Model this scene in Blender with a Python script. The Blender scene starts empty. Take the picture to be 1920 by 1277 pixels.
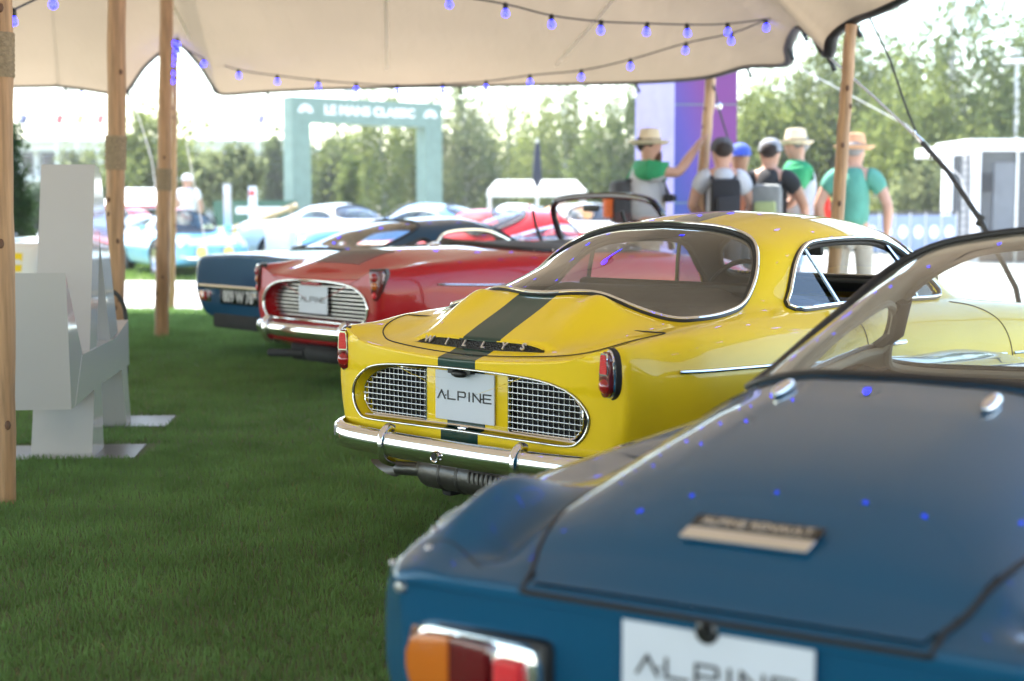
import bpy, bmesh, math, random
import numpy as np
from mathutils import Vector, Matrix, Quaternion
from mathutils.bvhtree import BVHTree
R = math.radians
random.seed(7); rng = np.random.default_rng(7)
sc = bpy.context.scene
COL = sc.collection
# ------------------------------------------------------------ camera, light, exposure
cam = bpy.data.cameras.new('camera'); camo = bpy.data.objects.new('camera', cam); COL.objects.link(camo)
F_PX = 2800.0; PITCH = math.atan((638.5 - 385.0) / F_PX)
cam.sensor_width = 36.0; cam.lens = 36.0 * F_PX / 1920.0
cam.clip_start = 0.1; cam.clip_end = 3000
camo.location = (0, 0, 1.17); camo.rotation_euler = (math.pi / 2 - PITCH, 0, 0)
cam.dof.use_dof = True; cam.dof.focus_distance = 5.0; cam.dof.aperture_fstop = 2.5; cam.dof.aperture_blades = 0
sc.camera = camo
SUN_EL, SUN_AZ = 58.0, -40.0          # azimuth from +Y towards +X
w = bpy.data.worlds.new('World'); sc.world = w; w.use_nodes = True
nt = w.node_tree; nt.nodes.clear()
bg = nt.nodes.new('ShaderNodeBackground'); out = nt.nodes.new('ShaderNodeOutputWorld'); sky = nt.nodes.new('ShaderNodeTexSky')
sky.sky_type = 'NISHITA'; sky.sun_disc = False; sky.sun_elevation = R(SUN_EL); sky.sun_rotation = R(SUN_AZ)
sky.air_density = 1.2; sky.dust_density = .6; sky.ozone_density = 1.0; sky.altitude = 50
bg.inputs['Strength'].default_value = 0.15
nt.links.new(sky.outputs[0], bg.inputs[0]); nt.links.new(bg.outputs[0], out.inputs[0])
sun = bpy.data.lights.new('sun', 'SUN'); sun.energy = 4.5; sun.angle = R(0.53); sun.color = (1.0, 0.95, 0.88)
suno = bpy.data.objects.new('sun', sun); COL.objects.link(suno)
sd = Vector((math.sin(R(SUN_AZ)) * math.cos(R(SUN_EL)), math.cos(R(SUN_AZ)) * math.cos(R(SUN_EL)), math.sin(R(SUN_EL))))
suno.rotation_euler = sd.to_track_quat('Z', 'Y').to_euler(); suno.location = (0, 0, 30)
sc.view_settings.view_transform = 'Standard'; sc.view_settings.look = 'None'
sc.view_settings.exposure = 2.28; sc.view_settings.gamma = 1.0; sc.view_settings.use_curve_mapping = False
sc.cycles.use_denoising = True; sc.cycles.max_bounces = 10; sc.cycles.diffuse_bounces = 5; sc.cycles.glossy_bounces = 5
sc.cycles.transparent_max_bounces = 24; sc.cycles.transmission_bounces = 6; sc.cycles.sample_clamp_indirect = 8
sc.cycles.caustics_reflective = False; sc.cycles.caustics_refractive = False

# ------------------------------------------------------------ materials
MATS = {}
def principled(name, col, rough=.5, metal=0., coat=0., spec=.5, emis=None, es=0., trans=0.):
    m = bpy.data.materials.new(name); m.use_nodes = True
    b = m.node_tree.nodes['Principled BSDF']
    b.inputs['Base Color'].default_value = (*col, 1); b.inputs['Roughness'].default_value = rough
    b.inputs['Metallic'].default_value = metal; b.inputs['Coat Weight'].default_value = coat
    b.inputs['Coat Roughness'].default_value = .02; b.inputs['Specular IOR Level'].default_value = spec
    if emis: b.inputs['Emission Color'].default_value = (*emis, 1); b.inputs['Emission Strength'].default_value = es
    if trans: b.inputs['Transmission Weight'].default_value = trans
    MATS[name] = m; return m
def noisy(m, amt=.15, scale=6., detail=4., bump=0., bscale=None, rough_amt=0., stretch=None):
    """multiply the base colour by a soft noise, optionally bump"""
    nt = m.node_tree; b = nt.nodes['Principled BSDF']; col = list(b.inputs['Base Color'].default_value)
    tc = nt.nodes.new('ShaderNodeTexCoord'); n = nt.nodes.new('ShaderNodeTexNoise')
    n.inputs['Scale'].default_value = scale; n.inputs['Detail'].default_value = detail
    src = tc.outputs['Object']
    if stretch:
        mp = nt.nodes.new('ShaderNodeMapping'); mp.inputs['Scale'].default_value = stretch
        nt.links.new(src, mp.inputs['Vector']); src = mp.outputs[0]
    nt.links.new(src, n.inputs['Vector'])
    mr = nt.nodes.new('ShaderNodeMapRange'); mr.inputs['From Min'].default_value = .3; mr.inputs['From Max'].default_value = .7
    mr.inputs['To Min'].default_value = 1 - amt; mr.inputs['To Max'].default_value = 1 + amt
    nt.links.new(n.outputs['Fac'], mr.inputs['Value'])
    mx = nt.nodes.new('ShaderNodeVectorMath'); mx.operation = 'SCALE'; mx.inputs[0].default_value = col[:3]
    nt.links.new(mr.outputs[0], mx.inputs['Scale']); nt.links.new(mx.outputs[0], b.inputs['Base Color'])
    if bump:
        n2 = nt.nodes.new('ShaderNodeTexNoise'); n2.inputs['Scale'].default_value = bscale or scale * 4; n2.inputs['Detail'].default_value = 5
        nt.links.new(src, n2.inputs['Vector'])
        bp = nt.nodes.new('ShaderNodeBump'); bp.inputs['Strength'].default_value = bump; bp.inputs['Distance'].default_value = .01
        nt.links.new(n2.outputs['Fac'], bp.inputs['Height']); nt.links.new(bp.outputs[0], b.inputs['Normal'])
    return m
def paint(name, col, rough=.45, coat=1., flake=0.):
    m = principled(name, col, rough=rough, coat=coat, spec=.15); m.node_tree.nodes['Principled BSDF'].inputs['Coat IOR'].default_value = 1.38
    noisy(m, .035, 2.5, 6)
    nt = m.node_tree; b = nt.nodes['Principled BSDF']
    tc = nt.nodes.new('ShaderNodeTexCoord'); n2 = nt.nodes.new('ShaderNodeTexNoise'); n2.inputs['Scale'].default_value = 5.
    n2.inputs['Detail'].default_value = 1.; nt.links.new(tc.outputs['Object'], n2.inputs['Vector'])
    bp = nt.nodes.new('ShaderNodeBump'); bp.inputs['Strength'].default_value = .035; bp.inputs['Distance'].default_value = .02
    nt.links.new(n2.outputs['Fac'], bp.inputs['Height']); nt.links.new(bp.outputs[0], b.inputs['Coat Normal'])
    if flake: b.inputs['Metallic'].default_value = flake
    return m
def glass(name, tint=(.86, .9, .88), gloss=1.0):
    m = bpy.data.materials.new(name); m.use_nodes = True; nt = m.node_tree; nt.nodes.clear()
    o = nt.nodes.new('ShaderNodeOutputMaterial'); t = nt.nodes.new('ShaderNodeBsdfTransparent'); t.inputs[0].default_value = (*tint, 1)
    g = nt.nodes.new('ShaderNodeBsdfGlossy'); g.inputs['Roughness'].default_value = .01; g.inputs['Color'].default_value = (gloss, gloss, gloss, 1)
    ge = nt.nodes.new('ShaderNodeNewGeometry'); dt = nt.nodes.new('ShaderNodeVectorMath'); dt.operation = 'DOT_PRODUCT'
    nt.links.new(ge.outputs['Incoming'], dt.inputs[0]); nt.links.new(ge.outputs['Normal'], dt.inputs[1])
    ab = nt.nodes.new('ShaderNodeMath'); ab.operation = 'ABSOLUTE'; nt.links.new(dt.outputs['Value'], ab.inputs[0])
    iv = nt.nodes.new('ShaderNodeMath'); iv.operation = 'SUBTRACT'; iv.inputs[0].default_value = 1; nt.links.new(ab.outputs[0], iv.inputs[1])
    pw = nt.nodes.new('ShaderNodeMath'); pw.operation = 'POWER'; pw.inputs[1].default_value = 4.5; nt.links.new(iv.outputs[0], pw.inputs[0])
    f = nt.nodes.new('ShaderNodeMath'); f.operation = 'MULTIPLY_ADD'; f.inputs[1].default_value = .91; f.inputs[2].default_value = .085; f.use_clamp = True; nt.links.new(pw.outputs[0], f.inputs[0])
    mx = nt.nodes.new('ShaderNodeMixShader')
    nt.links.new(f.outputs[0], mx.inputs[0]); nt.links.new(t.outputs[0], mx.inputs[1]); nt.links.new(g.outputs[0], mx.inputs[2])
    nt.links.new(mx.outputs[0], o.inputs[0]); MATS[name] = m; return m
def translucent(name, col, f=.4, tcol=None, rough=.8, vary=0., vscale=3.):
    m = bpy.data.materials.new(name); m.use_nodes = True; nt = m.node_tree; nt.nodes.clear()
    o = nt.nodes.new('ShaderNodeOutputMaterial'); d = nt.nodes.new('ShaderNodeBsdfDiffuse'); t = nt.nodes.new('ShaderNodeBsdfTranslucent')
    d.inputs[0].default_value = (*col, 1); t.inputs[0].default_value = (*(tcol or col), 1)
    mx = nt.nodes.new('ShaderNodeMixShader'); mx.inputs[0].default_value = f
    nt.links.new(d.outputs[0], mx.inputs[1]); nt.links.new(t.outputs[0], mx.inputs[2]); nt.links.new(mx.outputs[0], o.inputs[0])
    if vary:
        tc = nt.nodes.new('ShaderNodeTexCoord'); n = nt.nodes.new('ShaderNodeTexNoise'); n.inputs['Scale'].default_value = vscale; n.inputs['Detail'].default_value = 3
        nt.links.new(tc.outputs['Object'], n.inputs['Vector'])
        mr = nt.nodes.new('ShaderNodeMapRange'); mr.inputs['From Min'].default_value = .3; mr.inputs['From Max'].default_value = .7
        mr.inputs['To Min'].default_value = 1 - vary; mr.inputs['To Max'].default_value = 1 + vary; nt.links.new(n.outputs['Fac'], mr.inputs['Value'])
        for sh, c in ((d, col), (t, tcol or col)):
            v = nt.nodes.new('ShaderNodeVectorMath'); v.operation = 'SCALE'; v.inputs[0].default_value = c
            nt.links.new(mr.outputs[0], v.inputs['Scale']); nt.links.new(v.outputs[0], sh.inputs[0])
    MATS[name] = m; return m

M_chrome = principled('chrome', (.86, .87, .88), .07, 1.0)
M_alu = noisy(principled('brushed_metal', (.55, .55, .56), .35, 1.0), .1, 20)
M_rubber = principled('black_rubber', (.012, .012, .013), .45)
M_black = principled('matt_black', (.014, .014, .015), .7)
M_gloss_black = principled('gloss_black', (.01, .01, .012), .15, coat=.5)
M_vinyl = noisy(principled('black_vinyl', (.035, .034, .034), .6), .2, 40, bump=.3, bscale=300)
M_liner = noisy(principled('beige_headliner', (.42, .37, .31), .8), .1, 5)
M_dliner = noisy(principled('dark_headliner', (.06, .055, .05), .8), .15, 5)
M_plate = noisy(principled('white_plate', (.66, .72, .82), .35), .03, 4)
M_ink = principled('black_ink', (.012, .012, .015), .5)
def ribbed(m, sc=260, axis=2, amt=.5):
    nt = m.node_tree; b = nt.nodes['Principled BSDF']; tc = nt.nodes.new('ShaderNodeTexCoord'); wv = nt.nodes.new('ShaderNodeTexWave'); wv.bands_direction = 'XYZ'[axis]; wv.inputs['Scale'].default_value = sc
    nt.links.new(tc.outputs['Object'], wv.inputs['Vector']); bp = nt.nodes.new('ShaderNodeBump'); bp.inputs['Strength'].default_value = amt; bp.inputs['Distance'].default_value = .002
    nt.links.new(wv.outputs['Fac'], bp.inputs['Height']); nt.links.new(bp.outputs[0], b.inputs['Normal']); return m
M_redlens = principled('red_lens', (.35, .006, .01), .12, coat=1.)
M_reddark = principled('dark_red_lens', (.13, .004, .008), .1, coat=1.)
M_redbright = principled('bright_red_reflector', (.75, .02, .03), .25, coat=.6)
M_amber = principled('amber_lens', (.62, .16, .01), .15, coat=1.)
ribbed(M_amber, 80, 1); ribbed(M_reddark, 70, 1, .35); ribbed(M_redbright, 60, 2, .6)
M_exhaust = noisy(principled('exhaust_steel', (.13, .125, .12), .42, .85), .25, 9, bump=.2)
M_under = noisy(principled('underbody', (.02, .02, .02), .8), .2, 9)
M_tyre = noisy(principled('tyre_rubber', (.02, .02, .02), .8), .2, 15)
M_rim = principled('wheel_rim', (.5, .5, .5), .3, .9)
M_white = noisy(principled('white_paint', (.8, .8, .8), .35), .03, 3)
M_glass = glass('window_glass')
M_gtint = glass('blue_tinted_glass', (.62, .74, .86))
M_lampglass = glass('headlamp_glass', (.9, .9, .9))
def pois(name, c, **k): return noisy(principled(name, c, **k), .1, 4)

# ------------------------------------------------------------ object helpers
def tag(o, label=None, cat=None, group=None, kind=None):
    if label: o['label'] = label
    if cat: o['category'] = cat
    if group: o['group'] = group
    if kind: o['kind'] = kind
    return o
def thing(name, label, cat, loc=(0, 0, 0), rz=0., group=None):
    o = bpy.data.objects.new(name, None); COL.objects.link(o); o.empty_display_size = .1
    o.location = loc; o.rotation_euler = (0, 0, rz); return tag(o, label, cat, group)
def link(name, me, mats, parent=None, smooth=True, mi=None):
    if not isinstance(mats, (list, tuple)): mats = [mats]
    for m in mats: me.materials.append(m)
    n = len(me.polygons)
    if n:
        me.polygons.foreach_set('use_smooth', np.full(n, smooth))
        if mi is not None: me.polygons.foreach_set('material_index', np.asarray(mi, dtype=np.int32))
    me.update()
    o = bpy.data.objects.new(name, me); COL.objects.link(o)
    if parent is not None: o.parent = parent
    return o
def npmesh(name, V, Fq, mats, parent=None, smooth=True, mi=None):
    """quads (n,4) or tris (n,3) numpy mesh"""
    V = np.asarray(V, np.float32); Fq = np.asarray(Fq, np.int32); k = Fq.shape[1]
    me = bpy.data.meshes.new(name); me.vertices.add(len(V)); me.vertices.foreach_set('co', V.ravel())
    me.loops.add(Fq.size); me.loops.foreach_set('vertex_index', Fq.ravel())
    me.polygons.add(len(Fq)); me.polygons.foreach_set('loop_start', np.arange(0, Fq.size, k, dtype=np.int32))
    me.polygons.foreach_set('loop_total', np.full(len(Fq), k, np.int32))
    me.update(calc_edges=True)
    return link(name, me, mats, parent, smooth, mi)
class MB:
    def __init__(s): s.v = []; s.f = []; s.m = []
    def add(s, v, f, m=0):
        b = len(s.v); s.v += [tuple(p) for p in v]; s.f += [tuple(i + b for i in q) for q in f]; s.m += [m] * len(f); return s
    def box(s, c, size, rot=None, m=0, taper=1.):
        x, y, z = [a / 2 for a in size]
        v = [Vector((sx * x * (taper if sz > 0 else 1), sy * y * (taper if sz > 0 else 1), sz * z)) for sx in (-1, 1) for sy in (-1, 1) for sz in (-1, 1)]
        if rot is not None: v = [rot @ p for p in v]
        v = [p + Vector(c) for p in v]
        return s.add(v, [(0, 1, 3, 2), (4, 6, 7, 5), (0, 4, 5, 1), (2, 3, 7, 6), (0, 2, 6, 4), (1, 5, 7, 3)], m)
    def tube(s, pts, r, closed=False, n=8, m=0, caps=True, flat=1., upv=None):
        P = [Vector(p) for p in pts]; N = len(P)
        rr = r if isinstance(r, (list, tuple, np.ndarray)) else [r] * N
        ring = []; prev = None
        for i in range(N):
            a = P[i - 1] if (i > 0 or closed) else P[i]; b = P[(i + 1) % N] if (i < N - 1 or closed) else P[i]
            t = (b - a)
            t = t.normalized() if t.length > 1e-9 else Vector((0, 0, 1))
            if upv is not None: u = Vector(upv) - t * t.dot(Vector(upv)); 
            elif prev is None: u = Vector((0, 0, 1)) if abs(t.z) < .9 else Vector((1, 0, 0)); u = u - t * t.dot(u)
            else: u = prev - t * t.dot(prev)
            u.normalize(); prev = u; w_ = t.cross(u)
            ring.append([P[i] + (u * math.cos(2 * math.pi * k / n) * flat + w_ * math.sin(2 * math.pi * k / n)) * rr[i] for k in range(n)])
        v = [p for q in ring for p in q]; f = []
        for i in range(N if closed else N - 1):
            j = (i + 1) % N
            for k in range(n): f.append((i * n + k, i * n + (k + 1) % n, j * n + (k + 1) % n, j * n + k))
        if caps and not closed: f += [tuple(range(n - 1, -1, -1)), tuple((N - 1) * n + k for k in range(n))]
        return s.add(v, f, m)
    def cyl(s, a, b, r0, r1=None, n=12, m=0): return s.tube([a, b], [r0, r0 if r1 is None else r1], n=n, m=m)
    def lathe(s, prof, c=(0, 0, 0), axis='z', n=24, m=0, close=False):
        """prof: list of (r, h)"""
        v = []; f = []; N = len(prof)
        for r, h in prof:
            for k in range(n):
                a = 2 * math.pi * k / n; x, y = r * math.cos(a), r * math.sin(a)
                p = {'z': (x, y, h), 'y': (x, h, y), 'x': (h, x, y)}[axis]; v.append((p[0] + c[0], p[1] + c[1], p[2] + c[2]))
        for i in range(N if close else N - 1):
            j = (i + 1) % N
            for k in range(n): f.append((i * n + k, i * n + (k + 1) % n, j * n + (k + 1) % n, j * n + k))
        return s.add(v, f, m)
    def prism(s, poly, d, fn=None, m=0):
        """extrude a 2D polygon by depth d; fn maps (a,b,c)->xyz"""
        fn = fn or (lambda a, b, c: (a, b, c)); n = len(poly)
        v = [fn(a, b, 0) for a, b in poly] + [fn(a, b, d) for a, b in poly]
        f = [tuple(range(n)), tuple(range(2 * n - 1, n - 1, -1))] + [(i, i + n, (i + 1) % n + n, (i + 1) % n) for i in range(n)]
        return s.add(v, f, m)
    def sphere(s, c, r, n=12, m=0, sc_=(1, 1, 1)):
        k = n // 2; v = []; f = []
        for i in range(k + 1):
            t = math.pi * i / k
            for j in range(n):
                p = 2 * math.pi * j / n; v.append((c[0] + r * sc_[0] * math.sin(t) * math.cos(p), c[1] + r * sc_[1] * math.sin(t) * math.sin(p), c[2] + r * sc_[2] * math.cos(t)))
        for i in range(k):
            for j in range(n): f.append((i * n + j, (i + 1) * n + j, (i + 1) * n + (j + 1) % n, i * n + (j + 1) % n))
        return s.add(v, f, m)
    def build(s, name, mats, parent=None, smooth=True, bevel=0.):
        me = bpy.data.meshes.new(name); me.from_pydata(s.v, [], s.f)
        o = link(name, me, mats, parent, smooth, s.m)
        bm = bmesh.new(); bm.from_mesh(me); bmesh.ops.recalc_face_normals(bm, faces=bm.faces)
        if bevel: bmesh.ops.bevel(bm, geom=[e for e in bm.edges if e.calc_face_angle(0) > .5], offset=bevel, segments=2, affect='EDGES', profile=.6)
        if smooth:
            for e in bm.edges: e.smooth = e.calc_face_angle(0) < .7
        bm.to_mesh(me); bm.free(); return o
def cr(pts, n=8, closed=False):
    """Catmull-Rom resample"""
    P = [np.array(p, float) for p in pts]; N = len(P); o = []
    for i in range(N if closed else N - 1):
        a = P[(i - 1) % N] if (closed or i > 0) else P[i]; b = P[i]; c = P[(i + 1) % N]; d = P[(i + 2) % N] if (closed or i < N - 2) else P[i + 1]
        for k in range(n):
            t = k / n; o.append(.5 * ((2 * b) + (-a + c) * t + (2 * a - 5 * b + 4 * c - d) * t * t + (-a + 3 * b - 3 * c + d) * t ** 3))
    if not closed: o.append(P[-1])
    return o
def text(name, s, size, mat, mw, parent=None, extrude=.001, sx=1., align='CENTER', spacing=1., bold=0.):
    cu = bpy.data.curves.new(name, 'FONT'); cu.body = s; cu.size = size; cu.align_x = align; cu.align_y = 'CENTER'; cu.extrude = extrude
    cu.space_character = spacing; cu.offset = bold; cu.resolution_u = 3
    t = bpy.data.objects.new('tmp_text', cu); COL.objects.link(t); dg = bpy.context.evaluated_depsgraph_get(); dg.update()
    me = bpy.data.meshes.new_from_object(t.evaluated_get(dg)); bpy.data.objects.remove(t); bpy.data.curves.remove(cu)
    me.name = name; me.materials.clear()
    me.transform(mw @ Matrix.Diagonal((sx, 1, 1, 1)))
    return link(name, me, mat, parent, False)
def frame(o, x, y, z):
    m = Matrix.Identity(4)
    for i, v in enumerate((x, y, z, o)):
        for k in range(3): m[k][i] = v[k]
    return m
def inpoly(px, py, poly):
    poly = np.asarray(poly, float)[:, :2]; r = np.zeros(px.shape, bool); j = len(poly) - 1
    for i in range(len(poly)):
        xi, yi = poly[i]; xj, yj = poly[j]
        with np.errstate(all='ignore'):
            c = ((yi > py) != (yj > py)) & (px < (xj - xi) * (py - yi) / (yj - yi + 1e-30) + xi)
        r ^= c; j = i
    return r
def sstep(a, b, x): t = np.clip((x - a) / (b - a), 0, 1); return t * t * (3 - 2 * t)
def pchip(x,y,xi):
    # y (n,...) monotone cubic
    h=np.diff(x); sh=(len(h),)+(1,)*(y.ndim-1); d=np.diff(y,axis=0)/h.reshape(sh)
    m=np.zeros_like(y)
    hh=h.reshape(sh)
    w1=2*hh[1:]+hh[:-1]; w2=hh[1:]+2*hh[:-1]
    ok=d[:-1]*d[1:]>0
    with np.errstate(all='ignore'):
        mm=(w1+w2)/(w1/d[:-1]+w2/d[1:])
    m[1:-1]=np.where(ok,mm,0); m[0]=d[0]; m[-1]=d[-1]
    k=np.clip(np.searchsorted(x,xi,side='right')-1,0,len(h)-1)
    t=((xi-x[k])/h[k]).reshape((-1,)+(1,)*(y.ndim-1)); H=h[k].reshape(t.shape)
    return (2*t**3-3*t**2+1)*y[k]+(t**3-2*t**2+t)*H*m[k]+(-2*t**3+3*t**2)*y[k+1]+(t**3-t**2)*H*m[k+1]
def gsm(a,s,ax):
    if s<=0: return a
    r=int(3*s)+1; k=np.exp(-.5*(np.arange(-r,r+1)/s)**2); k/=k.sum()
    a=np.moveaxis(a,ax,0)
    p=np.concatenate([2*a[0]-a[r:0:-1],a,2*a[-1]-a[-2:-r-2:-1]])
    out=sum(k[i]*p[i:i+len(a)] for i in range(2*r+1))
    return np.moveaxis(out,0,ax)
def loft(net,nu,nv,su,sv):
    nu=np.linspace(0,1,nu) if np.isscalar(nu) else nu
    """net (S,P,3) half body, y>=0, last point on the centre line -> full grid"""
    net=np.asarray(net,float)
    cu=np.linalg.norm(np.diff(net,axis=0),axis=2).mean(1); u=np.r_[0,np.cumsum(np.maximum(cu,.02))]
    cv=np.linalg.norm(np.diff(net,axis=1),axis=2).mean(0); v=np.r_[0,np.cumsum(np.maximum(cv,.02))]
    g=pchip(u,net,nu*u[-1])
    g=np.moveaxis(pchip(v,np.moveaxis(g,1,0),np.linspace(0,v[-1],nv)),0,1)
    m=g[:,::-1][:,1:]*np.array([1,-1,1]); g=np.concatenate([g,m],1)
    g=gsm(gsm(g,su,0),sv,1)
    return g

# ------------------------------------------------------------ car body generator
class Surf:
    def __init__(s, g):
        s.g = g; nu, nv = g.shape[:2]
        idx = np.arange(nu * nv).reshape(nu, nv)
        s.F = np.stack([idx[:-1, :-1], idx[:-1, 1:], idx[1:, 1:], idx[1:, :-1]], -1).reshape(-1, 4)
        s.V = g.reshape(-1, 3)
        du = np.gradient(g, axis=0); dv = np.gradient(g, axis=1); n = np.cross(du, dv); ln = np.linalg.norm(n, axis=-1, keepdims=True)
        n = n / np.maximum(ln, 1e-9)
        if n[nu // 2, nv // 2, 2] < 0: n = -n
        else: s.F = s.F[:, ::-1]
        s.N = n.reshape(-1, 3); s.fc = s.V[s.F].mean(1); s.fn = s.N[s.F].mean(1)
        s.bvh = BVHTree.FromPolygons([tuple(v) for v in s.V], [tuple(f) for f in s.F])
    def ray(s, o, d):
        h = s.bvh.ray_cast(Vector(o), Vector(d))
        if h[0] is None:
            h = s.bvh.find_nearest(Vector(o) + Vector(d) * 2)
        n = h[1]
        if n.dot(Vector(d)) > 0: n = -n
        return h[0], n
    def drop(s, x, y, off=0.): p, n = s.ray((x, y, 3), (0, 0, -1)); return p + n * off
    def side(s, x, z, sg, off=0.): p, n = s.ray((x, sg * 3, z), (0, -sg, 0)); return p + n * off
    def rear(s, y, z, off=0.): p, n = s.ray((-2, y, z), (1, 0, 0)); return p + n * off
    def front(s, y, z, off=0.): p, n = s.ray((6, y, z), (-1, 0, 0)); return p + n * off
def submesh(S, mask, name, mat, parent, off=0., flip=False, smooth=True):
    f = S.F[mask]
    if not len(f): return None
    if flip: f = f[:, ::-1]
    u, inv = np.unique(f, return_inverse=True); V = S.V[u] + S.N[u] * off
    return npmesh(name, V, inv.reshape(f.shape), mat, parent, smooth)
def sympoly(h):
    """half plan polygon (x, y>=0) starting and ending on y=0 -> full"""
    return [(a, b) for a, b in h] + [(a, -b) for a, b in h[::-1][1:-1]]
def base_net(ST, tail, nose):
    n = [[(x, y, z) for y, z in r] for x, r in ST]
    ring = lambda b, x0, zc, s: [(x0, p[1] * s, zc + (p[2] - zc) * s) for p in b]
    b = n[0]; e = n[-1]
    n = [ring(b, nose[0] + .02, nose[1], s) for s in (0, .5, .9)] + n + [ring(e, tail[0] - .012, tail[1], s) for s in (.97, .85, .5, 0)]
    return np.array(n, float)
def seal(S, pts, r, mat, parent, name, off=0., closed=True, flat=1., n=8):
    return MB().tube([Vector(p) for p in pts], r, closed=closed, n=n).build(name, mat, parent)
AX = (.88, 2.93)
def wheels(root, ax=AX, y=.645, r=.30, rim=None, track=None, w_=.17):
    rim = rim or M_rim
    for x in ax:
        for sg in (-1, 1):
            yy = y * sg
            t = MB().lathe([(r * .62, -w_ / 2), (r * .9, -w_ / 2), (r * .98, -w_ * .38), (r, -w_ * .2), (r, w_ * .2), (r * .98, w_ * .38), (r * .9, w_ / 2), (r * .62, w_ / 2)], axis='y', n=32, close=True)
            o = t.build('wheel', M_tyre, root); o.location = (x, yy, r)
            d = MB().lathe([(0, .03 * sg), (.05, .03 * sg), (.06, .01 * sg), (.11, .0), (.16, .03 * sg), (r * .62, .07 * sg), (r * .66, .08 * sg), (r * .64, -.06 * sg)], axis='y', n=28)
            for k in range(8):
                a = math.pi / 4 * k; d.box((.12 * math.cos(a), .02 * sg, .12 * math.sin(a)), (.03, .01, .05), Matrix.Rotation(-a, 3, 'Y'), m=1)
            d.build('rim', [rim, M_black], o)
def make_car(name, label, cat, x, y, yaw, ST, tail, nose, mat, nu=300, nv=90, disp=None, cuts=(), group=None, rearwarp=.0,
             liner=M_dliner, lininner=None, sm=(1.6, 1.2), tailc=0., arches=True, tube=.011, axle=AX, interior=True, chrome=True):
    root = thing(name, label, cat, (x, y, 0), R(yaw), group)
    net = base_net(ST, tail, nose)
    u = np.linspace(0, 1, nu); u = u + rearwarp * (u - u * u)      # denser towards the tail
    g = loft(net, u, nv, *sm)
    if disp: g = disp(g)
    S = Surf(g); S.root = root
    fx, fy, fz = S.fc.T; used = np.zeros(len(S.fc), bool); S.masks = {}
    for c in cuts:
        pol = c['poly']
        if c['t'] == 'plan': m = inpoly(fx, fy, pol) & (S.fn[:, 2] > 0.05) & (fz > c.get('zmin', .5))
        elif c['t'] == 'side': m = inpoly(fx, fz, pol) & (abs(fy) > .25) & (abs(S.fn[:, 1]) > .12) & (abs(S.fn[:, 1]) + 1 > 1)
        elif c['t'] == 'rear': m = inpoly(fy, fz, pol) & (fx < .2) & (S.fn[:, 0] < -.3)
        elif c['t'] == 'front': m = inpoly(fy, fz, pol) & (fx > 2.8) & (S.fn[:, 0] > .3)
        m &= ~used; used |= m; S.masks[c['n']] = m
        if c.get('mat') is not None:
            if c['t'] == 'side':
                for sg in (-1, 1): submesh(S, m & (fy * sg > 0), c['n'], c['mat'], root, c.get('off', -.004))
            else: submesh(S, m, c['n'], c['mat'], root, c.get('off', -.004))
        if c.get('seal'):
            pp = cr(pol, 4, True) if c.get('smooth', True) else cr(pol, 1, True)
            sides = (-1, 1) if c['t'] == 'side' else (0,)
            for sg in sides:
                P = []; Q = []; NN = []
                for a in pp:
                    if c['t'] == 'plan': p, n = S.ray((a[0], a[1], 3), (0, 0, -1))
                    elif c['t'] == 'side': p, n = S.ray((a[0], sg * 3, a[1]), (0, -sg, 0))
                    elif c['t'] == 'front': p, n = S.ray((6, a[0], a[1]), (-1, 0, 0))
                    else: p, n = S.ray((-2, a[0], a[1]), (1, 0, 0))
                    NN.append(n); P.append(p + n * .001); Q.append(p + n * (c.get('r', tube) * .95))
                seal(S, P, c.get('r', tube), c['seal'], root, 'window_seal')
                if liner is not None and c['t'] != 'rear': seal(S, [p - S_n * .017 for p, S_n in zip(P, NN)], .012, lininner or liner, root, 'inner_trim')
                if c.get('chrome'): seal(S, Q, c.get('rc', .0055), M_chrome, root, 'chrome_trim')
    if arches:
        for ax in axle:
            m = ((fx - ax) ** 2 + (fz - .30) ** 2 < .345 ** 2) & (abs(fy) > .45) & (abs(S.fn[:, 1]) > .25)
            used |= m
            for sg in (-1, 1):
                pts = [(ax + .35 * math.cos(R(a)), 0, .30 + .35 * math.sin(R(a))) for a in range(-20, 201, 10)]
                v = []; 
                for p in pts:
                    q, n = S.ray((p[0], sg * 3, p[2]), (0, -sg, 0)); v += [(p[0], q.y, p[2]), (p[0], sg * .42, p[2])]
                MB().add(v, [(2 * i, 2 * i + 1, 2 * i + 3, 2 * i + 2) for i in range(len(pts) - 1)]).build('wheel_arch', M_under, root)
        wheels(root, axle)
    used |= fz < .16
    body = submesh(S, ~used, 'body', mat, root); S.body = body
    S.used = used
    if liner is not None:
        lm = ~used & (fz > .55) & (fx > c_min(cuts)) & (fx < (2.6 if interior != 'low' else 2.42))
        submesh(S, lm, 'lining', lininner or liner, root, -.016, flip=True)
    if interior: add_interior(S, root, .62 if interior == 'low' else .76)
    return root, S
def c_min(cuts):
    r = [min(p[0] for p in c['poly']) for c in cuts if c['n'] == 'rear_window']
    return r[0] if r else .6
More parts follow.
